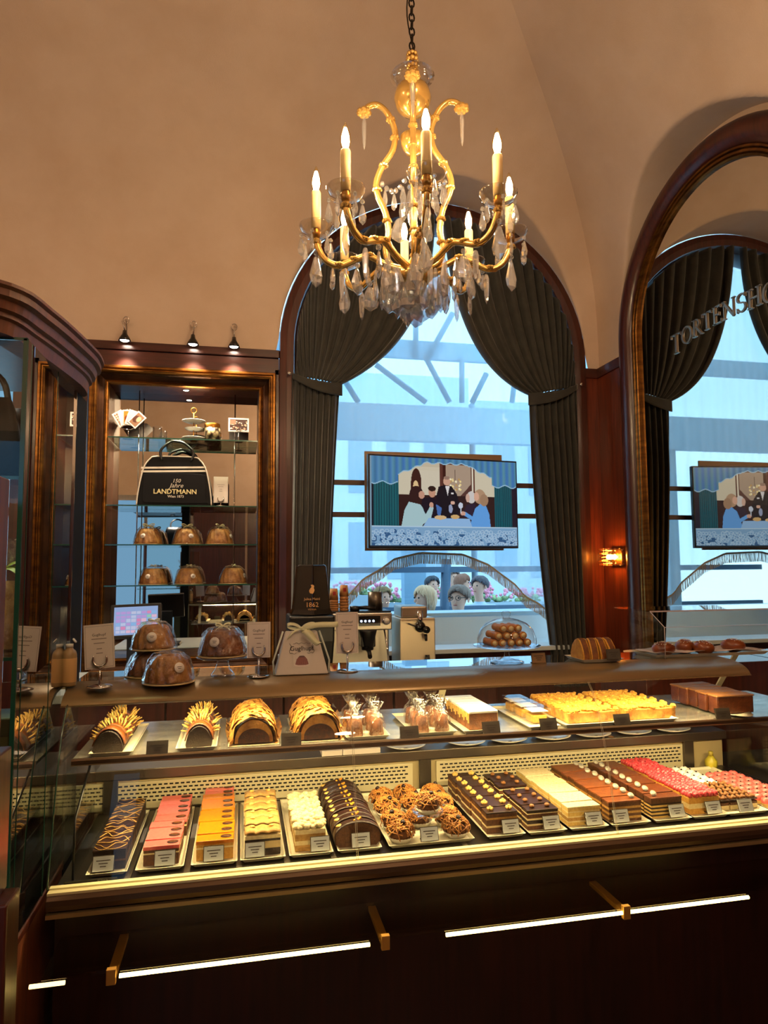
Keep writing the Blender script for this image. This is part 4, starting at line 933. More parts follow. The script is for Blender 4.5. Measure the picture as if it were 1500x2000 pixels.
# ================================================================== ON TOP OF THE COUNTER
TZ = 1.2365
def horseshoe_sign(loc, lines, label, w=.075, h=.115, zc=.1, rz=0, lean=.06, size=.0105, roll=0.):
    t = thing('sign_holder', label, 'sign', loc, rz, 'card signs in horseshoe holders')
    b = MB(); b.lathe([(0, .006), (.01, .007), (.03, .004), (.036, .0015), (.036, 0), (0, 0)], 24); b.lathe([(.0035, .006), (.0028, .02), (.0028, zc-.022), (0, zc-.022)], 10); b.build('stand', chrome, t)
    pts = [(.019*math.sin(a), -.004, zc-.0-.021*math.cos(a)) for a in [-2.1+4.2*k/16 for k in range(17)]]
    b = MB(); b.tube(pts, [.003+.004*math.sin(PI*k/16) for k in range(17)], 8, flat=.7); b.build('horseshoe_clip', chrome, t)
    M = Tr(0, .001, zc-.028) @ Ry(roll) @ Rx(-lean)
    b = MB(); b.box(-w/2, w/2, -.0006, .0006, 0, h, 0, M); c = b.build('card', paper, t)
    b = MB()
    for x0, x1, z0, z1 in ((-w/2+.004, w/2-.004, h-.006, h-.0055), (-w/2+.004, w/2-.004, .004, .0045), (-w/2+.004, -w/2+.0045, .004, h-.0055), (w/2-.0045, w/2-.004, .004, h-.0055)): b.box(x0, x1, -.0009, -.0006, z0, z1, 0, M)
    b.build('card_border', ink, c)
    for k, (tx, s) in enumerate(lines):
        if tx: lettering(tx, size*s, ink, c, M @ Tr(0, -.0008, h*.76) @ Rx(PI/2), .0001)
    b = MB()
    for k, ww in enumerate((.4, .5, .36, .18, .22)):
        if k: b.box(-w*ww/2, w*ww/2, -.0011, -.0007, h*.76-k*.0125-(.004 if k > 2 else 0), h*.76-k*.0125+.0022-(.004 if k > 2 else 0), 0, M)
    b.build('printed_lines', mat('grey_ink', '8d8076', .8) if 'grey_ink' not in MATS else MATS['grey_ink'], c, kind='stuff')
    return t
SL = [('Guglhupf', 1.)]
p = WZ(190, 1345, TZ); horseshoe_sign((p.x, 2.13, TZ), SL, 'white card sign in a chrome horseshoe holder, leftmost on the counter', .083, .128, .08, roll=-.07)
p = WZ(505, 1320, TZ); horseshoe_sign((p.x, 2.21, TZ), SL, 'white card sign in a horseshoe holder between pedestal cake and gift carton', .073, .112, .085)
p = WZ(678, 1310, TZ); horseshoe_sign((p.x, 2.24, TZ), SL, 'white card sign in a horseshoe holder in front of the coffee machine', .074, .135, .085)
bow_m = ribbon_m
def bow(b, c, s, rng=1):
    for sg in (-1, 1):
        pts = bez([(c[0], c[1], c[2]), (c[0]+sg*s*.4, c[1]-s*.1, c[2]+s*.5), (c[0]+sg*s*1.3, c[1], c[2]+s*.45), (c[0]+sg*s*1.2, c[1]+s*.1, c[2]-s*.05), (c[0], c[1], c[2])], 14)
        b.strip(pts, s*.28, (0, .75, .65))
        pts = bez([(c[0], c[1]-.002, c[2]), (c[0]+sg*s*.5, c[1]-s*.3, c[2]-.0), (c[0]+sg*s*.9, c[1]-s*.35, c[2]-s*.55)], 8); b.strip(pts, s*.24, (.3, .6, .7))
    b.sphere(c, s*.13, 8, 6)
def wrapped_gugl(loc, label, r=.062, h=.072, m='gugl', rz=0, wrap=True, sticker=(-.2, .5), bowsize=.022, plate=True):
    t = thing('ring_cake', label, 'cake', loc, rz, 'wrapped ring cakes')
    b = MB(); ring_cake(b, r, h); b.build('cake', ck[m], t)
    if plate:
        b = MB(); b.lathe([(0, -.003), (r*1.12, -.003), (r*1.14, -.001), (r*1.1, 0), (0, 0)], 28); b.build('gold_card', mat('cake_card', 'd8bb82', .5) if 'cake_card' not in MATS else MATS['cake_card'], t)
    if wrap:
        b = MB(); rr = random.Random(int(abs(loc[0])*997)); n = 20; pr = [(1.13, -.002), (1.12, .1), (1.04, .5), (.9, .85), (.62, 1.1), (.25, 1.16), (.1, 1.2)]
        jit = [[rr.uniform(-.05, .05) for _ in pr] for _ in range(n)]
        b.grid(n, len(pr), lambda i, j: (r*(pr[j][0]+jit[i][j])*math.cos(2*PI*i/n), r*(pr[j][0]+jit[i][j])*math.sin(2*PI*i/n), h*(pr[j][1]+(jit[i][j]*.5 if j else 0))), 0, wu=True, smooth=False); b.build('cellophane_wrap', cello, t)
    if sticker:
        a, zz = sticker; rad = r*1.07*(1-.12*zz); M = Tr(rad*math.sin(a), -rad*math.cos(a), h*zz) @ Rz(a) @ Rx(-.3)
        b = MB(); b.lathe([(0, 0), (.0155, 0), (.0155, .0008), (0, .0008)], 20, M=M @ Rx(PI/2)); st = b.build('round_sticker', paper, t)
        b = MB()
        for k in range(2): b.box(-.007+.002*k, .007-.002*k, -.0014, -.0009, .002-.005*k, .0035-.005*k, 0, M)
        b.build('sticker_print', ink, st)
    if bowsize:
        b = MB(); bow(b, (0, -.004, h*1.17), bowsize); b.build('ribbon_bow', ribbon_m, t)
    return t
pA = WZ(297, 1322, TZ)
wrapped_gugl((pA.x-.005, 2.32, TZ+.003), 'dark ring cake in cellophane underneath the stacked one', .074, .07, 'gugl_d', 0, True, None, 0)
wrapped_gugl((pA.x-.002, 2.32, TZ+.086), 'ring cake in cellophane stacked on another, with round sticker', .064, .074, 'gugl', 0, True, (.02, .55), .02)
pB = WZ(325, 1335, TZ); wrapped_gugl((pB.x+.004, 2.163, TZ+.003), 'ring cake in cellophane in front of the stacked two', .068, .078, 'gugl', .3, True, (.25, .6), 0)
pC = WZ(434, 1322, TZ)
st = thing('cake_pedestal', 'low ribbed glass pedestal under the bow tied ring cake', 'cake stand', (pC.x, 2.25, TZ))
b = MB(); b.lathe([(0, 0), (.036, 0), (.036, .004), (.024, .02), (.017, .04), (.02, .05), (.078, .056), (.08, .06), (.078, .0615), (0, .06)], 48, flute=.04, fn=16); b.build('pedestal', glass_c, st)
wrapped_gugl((pC.x, 2.25, TZ+.066), 'ring cake in cellophane with a ribbon bow on a glass pedestal', .07, .078, 'gugl_d', 0, True, (-.35, .6), .026)
# gift carton
g0, g1 = WZ(537, 1318, TZ), WZ(642, 1316, TZ); gx = (g0.x+g1.x)/2; gw = g1.x-g0.x
t = thing('gift_carton', 'tall tapering gift carton printed with a ring cake and tied with cream ribbon', 'gift carton', (gx, 2.2, TZ))
zt = .135; tw = gw*.6
b = MB(); b.add([(-gw/2, 0, 0), (gw/2, 0, 0), (gw/2, .09, 0), (-gw/2, .09, 0), (-tw/2, .035, zt), (tw/2, .035, zt), (tw/2, .055, zt), (-tw/2, .055, zt)], [(0,3,2,1),(4,5,6,7),(0,1,5,4),(1,2,6,5),(2,3,7,6),(3,0,4,7)]); b.build('carton', mat('carton', 'd9cdbd', .6), t, bevel=.004)
fa = math.atan2(.035, zt); FM = Tr(0, -.0012, 0) @ Rx(-fa)
MP = lambda x, z: FM @ Tr(x, 0, z) @ Rx(PI/2)
lettering('Guglhupf', .021, ink, t, MP(0, .083), .0002)
cx_ = Canvas(56, 44, (217, 205, 189)); cx_.ell(.5, .82, .46, .14, (228, 212, 200)); cx_.poly([(.42, .85), (.58, .85), (.66, .99), (.34, .99)], (222, 205, 195))
cx_.poly([(.12, .76), (.2, .4), (.34, .18), (.66, .18), (.8, .4), (.88, .76)], (126, 58, 48)); cx_.ell(.5, .76, .38, .09, (126, 58, 48)); cx_.ell(.5, .2, .17, .07, (90, 40, 34))
for k in range(6): cx_.poly([(.18+k*.115, .78), (.3+k*.075, .24), (.315+k*.075, .24), (.2+k*.115, .78)], (158, 82, 66))
raster_obj('cake_picture', cx_.a, .056, .042, vcol('printed_picture'), t, FM @ Tr(0, -.0003, .045))
b = MB(); wv = [(-.036+.072*k/24, .068+.002*math.sin(k*1.2)) for k in range(25)]
b.tube([(x, -.0008, z) for x, z in wv[:7]], .0005, 4, M=FM); b.tube([(x, -.0008, z) for x, z in wv[18:]], .0005, 4, M=FM); b.tube([(x, -.0008, z+.032) for x, z in wv[3:22]], .0005, 4, M=FM)
for s in (-1, 1): b.tube([(s*(.036+.004*math.sin(k*.9)), -.0008, .068+.032*k/8) for k in range(9)], .0005, 4, M=FM)
b.build('printed_scrollwork', ink, t, kind='stuff')
b = MB()
for s in (-1, 1): b.tube([(s*(gw/2+.003), .02, 0), (s*(gw/2+.006), .03, .04), (s*(tw/2+.008), .04, zt)], .003, 6)
b.build('cord_edge', mat('pale_cord', 'cfd6c4', .6), t)
b = MB(); bow(b, (0, .03, zt+.008), .05)
b.strip(bez([(0, .028, zt+.006), (.05, .01, zt+.03), (.09, .03, zt+.015), (.12, .03, zt+.02)], 10), .018, (0, .35, .94)); b.strip(bez([(.005, .0, zt+.004), (.03, -.01, zt-.01), (.045, -.012, zt-.05), (.06, -.008, zt-.035)], 10), .02, (.8, .2, .5)); b.build('ribbon_bow', ribbon_m, t, solid=.0006)
# glass dome with rolls
pd = WZ(990, 1293, TZ); dm = thing('cake_dome', 'clear glass cake stand under a glass dome with a knob', 'cake stand', (pd.x, 2.3, TZ))
b = MB(); b.lathe([(0, .003), (.03, .004), (.058, .001), (.06, 0), (.06, .003), (.03, .01), (.012, .016), (.008, .03), (.011, .05), (.03, .055), (.115, .056), (.12, .06), (.117, .0605), (.03, .059), (0, .059)], 40); b.build('footed_plate', glass_c, dm)
b = MB(); b.lathe([(.105, .062), (.104, .085), (.094, .115), (.072, .138), (.042, .151), (.014, .156), (.011, .16), (.016, .165), (.0165, .175), (.01, .18), (0, .181)], 40); b.build('dome', glass_c, dm)
rp = None; k = 0
for z, xs_ in ((.073, (-.062, -.031, 0, .031, .062)), (.098, (-.046, -.015, .015, .046)), (.123, (-.028, .0, .028))):
    for x in xs_:
        rad = .066-abs(x)*.35; lab = 'golden filled roll under the glass dome, %s in the %s layer' % (ORD[xs_.index(x)]+' from the left', ('bottom', 'middle', 'top')[(.073, .098, .123).index(z)])
        loc = (pd.x+x, 2.3-.045, TZ+z-.001)
        if rp is None:
            rp = thing('filled_roll', lab, 'pastry', loc, 0, 'rolls under the dome')
            b = MB(); b.tube([(0, .09*q/7, 0) for q in range(8)], [.0125+.001*math.sin(q*2) for q in range(8)], 12); b.build('pastry', ck['roll'], rp)
            b = MB(); b.lathe([(0, 0), (.009, .0), (.009, .002), (0, .003)], 12, M=Rx(PI/2)); b.build('filling', ck['cream'], rp)
        else: dup(rp, loc, random.uniform(-.05, .05), lab)
q = WZ(1060, 1297, TZ); card((q.x, 2.25, TZ), 'brown tent card beside the glass dome', .05, .034, -.25, 0, mat('kraft', '8a6a45', .7))
# sliced ring cake on a tray
pg = WZ(1165, 1292, TZ); tray(pg.x+.01, 2.2, .16, .14, 'cream tray under the sliced ring cake', TZ, 0, 'trays on the counter top')
gs = None
for i in range(4):
    lab = 'thick slice of marbled ring cake, %s from the left' % ORD[i]; loc = (pg.x-.06+i*.034, 2.235, TZ+.005)
    if gs is None:
        gs = thing('ring_cake_slice', lab, 'cake slice', loc, 0, 'ring cake slices'); pl = [(-.05, 0), (-.052, .018), (-.042, .046), (-.024, .07), (-.008, .076), (.01, .07), (.032, .05), (.045, .02), (.042, 0)]
        b = MB(); b.prism([(y+.03, z) for y, z in pl], 0, .03, 0, 'x', smooth=True); b.build('crumb', ck['crumble'], gs, bevel=.003)
        b = MB(); b.prism([(y*1.02+.03, z*1.01) for y, z in pl], .004, .026, 0, 'x', smooth=True); b.build('crust', ck['gugl_d'], gs, bevel=.003)
    else: dup(gs, loc, -.3+.16*i, lab)
q = WZ(1190, 1292, TZ); card((q.x, 2.185, TZ+.0125), 'price card in front of the sliced ring cake', .05, .034, -.25, 0, card_d)
# buns on a long tray
bx0, bx1 = WZ(1268, 1284, TZ).x, WZ(1492, 1276, TZ).x
tray((bx0+bx1)/2, 2.24, bx1-bx0, .15, 'long tray lined with paper under the glazed buns', TZ, 0, 'trays on the counter top')
b = MB(); b.grid(12, 5, lambda i, j: (bx0+.01+(bx1-bx0-.02)*i/11, 2.245+.14*j/4, TZ+.0145+.004*math.sin(i*1.7+j)+(.006 if j in (0, 4) else 0)), 0); tag(b.build('paper_liner', mat('pale_paper', 'c9b8ae', .8), None, solid=.0006), 'wavy pale paper lining the bun tray', 'paper')
bn = None
for i, (u, yy) in enumerate(((1296, 2.29), (1338, 2.34), (1374, 2.28), (1432, 2.31))):
    x = WY(u, 1270, yy).x; loc = (x, yy, TZ+.021); lab = 'glazed brown bun with sugar crystals, %s from the left' % ORD[i]
    if bn is None:
        bn = thing('glazed_bun', lab, 'bun', loc, 0, 'glazed buns'); b = MB(); b.sphere((0, 0, .008), .042, 20, 12, sc=(1.05, .85, .62)); b.build('crust', ck['bun'], bn)
        b = MB(); r = random.Random(3)
        for k in range(46):
            a, ph = r.uniform(0, 2*PI), r.uniform(0, .9); n_ = (math.sin(ph)*math.cos(a), math.sin(ph)*math.sin(a), math.cos(ph)); c_ = (n_[0]*.042*1.05, n_[1]*.042*.85, .008+n_[2]*.042*.62); b.box(c_[0]-.0013, c_[0]+.0013, c_[1]-.0013, c_[1]+.0013, c_[2]-.001, c_[2]+.0015)
        b.build('sugar_crystals', ck['sugar'], bn, kind='stuff')
    else: dup(bn, loc, i*.8, lab)
# perspex guard over the buns
pg0 = WY(1230, 1188, 2.42)
t = thing('perspex_guard', 'clear perspex guard shelf standing over the glazed buns', 'guard', (0, 0, 0))
gz = WY(1240, 1189, 2.35).z
b = MB(); b.box(WY(1230, 1188, 2.35).x, 2.4, 2.22, 2.46, gz-.004, gz); b.build('shelf_sheet', perspex, t)
b = MB(); b.box(WY(1230, 1188, 2.35).x, 2.4, 2.217, 2.221, gz-.0045, gz+.0005); b.build('polished_edge', mat('perspex_edge', 'cdbfc0', .15, coat=.5), t)
xg = WY(1275, 1230, 2.3).x
for x in (xg, 2.3):
    b = MB(); b.add([(x, 2.23, TZ), (x, 2.23, gz-.06), (x-.012, 2.30, gz-.005), (x-.012, 2.44, gz-.005), (x, 2.44, TZ)], [(0, 1, 2, 3, 4)]); b.build('side_sheet', perspex, t, solid=.003)
    b = MB(); b.tube([(x, 2.228, TZ), (x, 2.228, gz-.06), (x-.012, 2.298, gz-.006)], .0016, 5); b.build('sheet_edge', MATS['perspex_edge'], t)
b = MB(); b.box(xg, 2.3, 2.226, 2.23, gz-.062, gz-.06); b.build('cross_bar', MATS['perspex_edge'], t)
# lower right service counter behind the buns
b = MB(); b.box(1.8, 2.53, 2.8, 3.2, 0, 1.12); sc_ = tag(b.build('side_cabinet', wood_d, None, bevel=.004), 'dark wooden side cabinet in the corner under the plate stacks', 'cabinet')
for k, (u, v, y) in enumerate(((1212, 1245, 3.0), (1160, 1282, 2.9))):
    q = WY(u, v, y); n = (5, 5)[k]
    for i in range(n):
        lab = 'white plate in the %s stack behind the ring cake, %s from the bottom' % (('wide', 'small')[k], ORD[i]); r = (.075, .05)[k]
        o = MB().lathe([(0, 0), (r*.6, 0), (r, .008), (r, .0095), (r*.6, .003), (0, .003)], 28).build('plate', mat('terracotta_plate', 'd8b48a', .4) if k == 0 and 'terracotta_plate' not in MATS else (MATS['terracotta_plate'] if k == 0 else white_m), None, (max(q.x, 1.9) if k == 0 else q.x, y, (1.1205 if k == 0 else 1.1205)+i*.007)); tag(o, lab, 'plate', 'stacked plates')
        if k == 1: o.location.x = max(q.x, 1.86)
# ================================================================== BEHIND THE COUNTER
BZ = 1.0
bc = thing('back_counter', 'low service counter behind the pastry counter holding the coffee machines', 'counter', (0, 0, 0))
b = MB(); b.box(-.92, 1.35, 3.4, 4.12, BZ-.04, BZ); b.build('worktop', mat('grey_worktop', '9aa0a2', .3), bc, bevel=.004)
for k in range(4): b = MB(); b.box(-.9+k*.56, -.9+k*.56+.55, 3.44, 4.1, 0, BZ-.041); b.build('cupboard', wood_d, bc, bevel=.003)
cop = mat('copper_print', 'c99a63', .4, metal=.5)
# bean hopper grinder
u0, u1 = WY(562, 1190, 3.6).x, WY(652, 1190, 3.6).x; gx = (u0+u1)/2; gw = u1-u0
t = thing('coffee_grinder', 'tall black coffee grinder with a big tapering bean hopper', 'coffee grinder', (gx, 3.6, BZ))
b = MB(); b.add([(-.055, -.1, 0), (.095, -.1, 0), (.095, .12, 0), (-.055, .12, 0), (-gw*.5, -.12, .2), (gw*.45, -.12, .2), (gw*.45, .14, .2), (-gw*.5, .14, .2), (-gw*.5, -.12, .33), (gw*.46, -.12, .33), (gw*.46, .14, .33), (-gw*.5, .14, .33)], [(0,3,2,1),(0,1,5,4),(1,2,6,5),(2,3,7,6),(3,0,4,7),(4,5,9,8),(5,6,10,9),(6,7,11,10),(7,4,8,11),(8,9,10,11)]); b.build('body', black, t, bevel=.01)
hz = WY(600, 1103, 3.6).z-BZ
b = MB(); b.lathe([(gw*.52, .335), (gw*.46, .36), (gw*.36, hz-.01), (gw*.33, hz), (0, hz)], 6, M=Rz(PI/6), smooth=False); b.build('bean_hopper', black_s, t, bevel=.006)
yf = -.085
lettering('Julius Meinl', .018, cop, t, Tr(-.005, -gw*.45+.004, .415) @ Rx(PI/2-.12), .0003); lettering('1862', .034, cop, t, Tr(-.005, -gw*.45, .385) @ Rx(PI/2-.12), .0004); lettering('VIENNA', .012, cop, t, Tr(-.005, -gw*.455, .362) @ Rx(PI/2-.12), .0003)
b = MB(); Mh = Tr(-.005, -gw*.42, .445) @ Rx(-.12)
b.prism([(-.011, 0), (.004, -.004), (.01, .006), (.013, .016), (.009, .026), (.012, .036), (.004, .044), (-.006, .042), (-.002, .032), (-.01, .022), (-.015, .012)], -.001, 0, 0, 'y', M=Mh); b.build('emblem', cop, t)
# espresso machine
x0, x1 = WY(648, 1198, 3.62).x, WY(764, 1198, 3.62).x; ew = x1-x0; ex = (x0+x1)/2; eh = WY(700, 1197, 3.62).z-BZ
t = thing('espresso_machine', 'steel espresso machine with black group head and blue lit buttons', 'espresso machine', (ex, 3.62, BZ))
b = MB(); b.box(-ew/2, ew/2, .06, .32, .02, eh); b.build('body', steel, t, bevel=.008)
b = MB(); b.box(-ew/2, ew/2, -.02, .06, eh*.72, eh); b.build('front_head', steel, t, bevel=.006)
b = MB(); b.box(-ew*.06, ew*.3, -.024, -.019, eh*.79, eh*.95); pn = b.build('button_panel', black_s, t)
b = MB()
for k in range(4): b.lathe([(0, 0), (.006, 0), (.006, .002), (0, .002)], 10, M=Tr(-ew*.02+k*.022, -.024, eh*.87) @ Rx(PI/2))
b.build('lit_buttons', glow('blue_leds', 'bcd4ff', 2.5), pn)
b = MB(); b.lathe([(0, 0), (.024, 0), (.022, .012), (0, .014)], 20, M=Tr(ew*.4, -.02, eh*.87) @ Rx(PI/2)); b.build('pressure_dial', chrome, t)
b = MB(); b.lathe([(0, 0), (.016, 0), (.014, .01), (0, .012)], 20, M=Tr(ew*.4, -.032, eh*.87) @ Rx(PI/2)); b.build('dial_face', white_m, t)
b = MB(); b.lathe([(0, -.09), (.03, -.09), (.04, -.04), (.05, 0), (0, 0)], 18, (ew*.1, .0, eh*.72)); b.box(-ew*.02, ew*.22, -.02, .06, eh*.45, eh*.72); b.build('group_head', black, t, bevel=.006)
b = MB(); b.tube([(ew*.1, 0, eh*.42), (ew*.08, -.08, eh*.38), (ew*.06, -.13, eh*.34)], [.014, .011, .012], 10); b.lathe([(0, 0), (.032, 0), (.034, .03), (0, .03)], 18, (ew*.1, .01, eh*.4)); b.build('portafilter', black, t)
b = MB(); b.tube([(ew*.38, .0, eh*.72), (ew*.4, -.03, eh*.5), (ew*.42, -.05, eh*.2)], .005, 8); b.build('steam_wand', chrome, t)
b = MB(); b.box(-ew/2, ew/2, -.04, .06, .0, .05); b.build('drip_tray', steel_d, t, bevel=.005)
b = MB(); b.box(-ew/2+.0, ew/2, .0, .3, eh, eh+.008); b.build('cup_rack', black, t)
b = MB(); b.box(-ew*.42, -ew*.18, -.0212, -.0205, eh*.915, eh*.965); bd = b.build('name_badge', black, t)
b = MB(); b.box(-ew*.41, -ew*.375, -.0216, -.0213, eh*.925, eh*.955); b.box(-ew*.35, -ew*.19, -.0216, -.0213, eh*.932, eh*.948); b.build('badge_print', paper, bd)
# paper cups on the machine
for k, (u, v0, v1) in enumerate(((652, 1150, 1197), (672, 1143, 1195))):
    q = WY(u, v1, 3.72); hh = WY(u, v0, 3.72).z-(BZ+eh+.008); n = 6
    for i in range(n):
        lab = 'brown paper cup in the %s stack on the coffee machine, %s from the bottom' % (('left', 'right')[k], ORD[i])
        z = BZ+eh+.0085+i*(hh-.06)/(n-1)
        if i == n-1:
            c = thing('paper_cup', lab, 'cup', (q.x, 3.72, z), 0, 'stacked paper cups'); c0 = MB().lathe([(0, .0), (.026, 0), (.02, .06), (0, .06)], 20).build('cup', mat('kraft_cup%d' % k, 'c08a52', .7), c)
            b = MB(); b.box(-.008, .008, -.0255, -.024, .025, .045); b.build('red_print', mat('red_print%d' % k, 'a8242a', .5), c)
        else:
            o = MB().lathe([(.022, .0), (.0268, 0), (.0268, .003), (.0245, .006), (.0235, .02), (0, .02)], 18).build('paper_cup', mat('kraft_ring%d%d' % (k, i), 'b87f48', .7), None, (q.x, 3.72, z)); tag(o, lab, 'cup', 'stacked paper cups')
q = WY(733, 1195, 3.7); t = thing('frothing_pitcher', 'brushed steel pitcher with a stirrer on the coffee machine', 'pitcher', (q.x, 3.7, BZ+eh+.0085))
b = MB(); b.lathe([(0, 0), (.04, 0), (.04, .1), (.038, .1), (.038, .004), (0, .004)], 24); b.build('body', steel_d, t)
b = MB(); b.tube([(.01, 0, .01), (.03, 0, .15)], .002, 6); b.build('stirrer', black, t)
q = WY(700, 1192, 3.66); t = thing('portafilter_tool', 'black portafilter handle lying on the coffee machine', 'tool', (q.x, 3.66, BZ+eh+.0085))
b = MB(); b.lathe([(0, 0), (.026, 0), (.028, .025), (0, .028)], 18, (-.02, 0, 0)); b.build('basket', black, t)
b = MB(); b.tube([(0, 0, .016), (.04, -.02, .018), (.09, -.03, .012)], [.009, .011, .01], 10); b.build('handle', black, t)
# second grinder
x0, x1 = WY(781, 1205, 3.66).x, WY(850, 1205, 3.66).x; gw = x1-x0; gh = WY(815, 1190, 3.66).z-BZ
t = thing('coffee_grinder', 'squat brushed steel coffee grinder with black knob beside the espresso machine', 'coffee grinder', ((x0+x1)/2, 3.66, BZ))
b = MB(); b.box(-gw/2, gw/2, 0, .22, 0, gh*.86); b.build('body', mat('warm_steel', 'cbbda6', .34, metal=.85, bump=.05, bscale=20, stretch=(20, 1, 1)), t, bevel=.006)
b = MB(); b.box(-gw*.45, gw*.3, .01, .2, gh*.86, gh*1.05); b.build('lid', steel, t, bevel=.01)
b = MB(); b.lathe([(0, -.03), (.028, -.03), (.03, .0), (.02, .012), (0, .012)], 20, M=Tr(gw*.05, -.02, gh*.72) @ Rx(PI/2)); b.lathe([(0, 0), (.02, 0), (.02, .025), (0, .025)], 18, M=Tr(gw*.18, -.03, gh*.68) @ Rx(PI/2)); b.build('dosing_knob', black_s, t)
b = MB(); b.tube([(gw*.05, -.01, gh*.98), (gw*.05, -.01, gh*.74)], .016, 14); b.build('spout', chrome, t)
b = MB(); b.tube([(gw*.05, -.02, gh*.7), (-gw*.3, -.03, gh*.78)], .004, 6); b.tube([(gw*.18, -.03, gh*.6), (gw*.18, -.04, gh*.5)], [.01, .007], 10); b.build('lever', black, t)
b = MB(); b.tube([(gw*.16, -.012, .02), (gw*.22, -.014, .09), (gw*.28, -.014, .09), (gw*.34, -.012, .02)], .006, 8); b.build('fork_rest', black, t)
# till screen
q0, q1 = WY(226, 1185, 3.9), WY(308, 1183, 3.9); sx_ = (q0.x+q1.x)/2; sw_ = .225
t = thing('till_screen', 'black till touchscreen showing coloured buttons in front of the mirror niche', 'till', (sx_, 3.88, BZ))
zc_ = WY(267, 1212, 3.88).z-BZ; M = Tr(0, 0, zc_) @ Ry(-.03) @ Rx(-.25)
b = MB(); b.box(-sw_/2-.018, sw_/2+.018, 0, .03, -.092, .092, 0, M); b.build('housing', black, t, bevel=.006)
cv = Canvas(64, 42, (150, 178, 226)); r = random.Random(6)
cols = [(190, 160, 225), (150, 215, 190), (140, 190, 240), (225, 140, 190), (200, 205, 235), (235, 190, 215)]
for j in range(7):
    for i in range(8):
        if j == 0: continue
        cv.rect(.04+i*.118, .04+j*.132, .04+i*.118+.1, .04+j*.132+.1, cols[(0 if i < 3 else r.randint(0, 5)) if j < 4 else r.randint(0, 5)] if (i+j) % 5 else (196, 206, 240))
raster_obj('display', cv.a, sw_, .152, vcol('till_display', .4), t, M @ Tr(0, -.0012, 0))
b = MB(); b.box(-.05, .05, .03, .08, .0, zc_-.04); b.box(-.11, .11, -.06, .12, 0, .02); b.build('stand', black, t, bevel=.005)
# pump bottle at the left end
q = WZ(134, 1335, TZ); t = thing('spray_bottle', 'cream labelled bottle with flip cap at the left end of the counter', 'bottle', (WY(134, 1330, 2.17).x, 2.17, TZ))
b = MB(); b.lathe([(0, 0), (.02, 0), (.021, .005), (.021, .09), (.018, .1), (.01, .108), (.01, .112), (0, .112)], 20); b.build('body', mat('bottle_amber', 'a98a5c', .35), t)
b = MB(); b.lathe([(.0213, .012), (.0216, .013), (.0216, .08), (.0213, .081)], 20); b.build('label_band', mat('bottle_label', 'e0b272', .5), t)
b = MB(); b.lathe([(0, .112), (.011, .112), (.011, .122), (0, .122)], 14); b.lathe([(0, 0), (.008, 0), (.008, .004), (0, .004)], 14, M=Tr(.012, 0, .13) @ Ry(.9)); b.build('flip_cap', white_m, t)
# ================================================================== NICHE CONTENTS
NY = WALLY+.12
def picture(seed, w, h, dark=False):
    r = random.Random(seed); c = Canvas(w, h, (60, 34, 30) if dark else (226, 214, 200))
    if dark:
        for k in range(70): c.ell(r.random(), r.uniform(.25, 1), r.uniform(.02, .05), r.uniform(.03, .06), r.choice([(205, 170, 140), (120, 70, 55), (40, 22, 20), (180, 130, 100), (230, 215, 200)]))
        c.rect(.05, .1, .35, .45, (150, 110, 90)); c.rect(0, 0, 1, .06, (235, 228, 220)); c.rect(0, .94, 1, 1, (235, 228, 220)); c.rect(0, 0, .05, 1, (235, 228, 220)); c.rect(.95, 0, 1, 1, (235, 228, 220))
    return c
pv = vcol('printed_postcard')
def postcard_stand(u, v0, v1, y, zs, label, img, w, h, parent=None):
    q = WY(u, v1, y); t = thing('postcard_stand', label, 'postcard', (q.x, y, zs))
    zc = WY(u, (v0+v1)/2, y).z-zs
    b = MB(); b.lathe([(0, .004), (.025, .003), (.028, 0), (0, 0)], 20); b.lathe([(.003, .003), (.003, max(.02, zc-h/2)), (0, max(.02, zc-h/2))], 8); b.tube([(.014*math.sin(a), -.004, zc-h/2+.012-.014*math.cos(a)) for a in [-2.4+4.8*k/10 for k in range(11)]], .003, 6); b.build('stand', chrome, t)
    b = MB(); b.box(-w/2-.004, w/2+.004, .0005, .002, zc-h/2-.004, zc+h/2+.004); b.build('card', paper, t)
    raster_obj('picture', img.a, w, h, pv, t, Tr(0, -.0005, zc)); return t
postcard_stand(466, 815, 845, NY-.03, NZ[0], 'framed group photograph postcard on a stand, right end of the top shelf', picture(3, 40, 28, True), .125, .085)
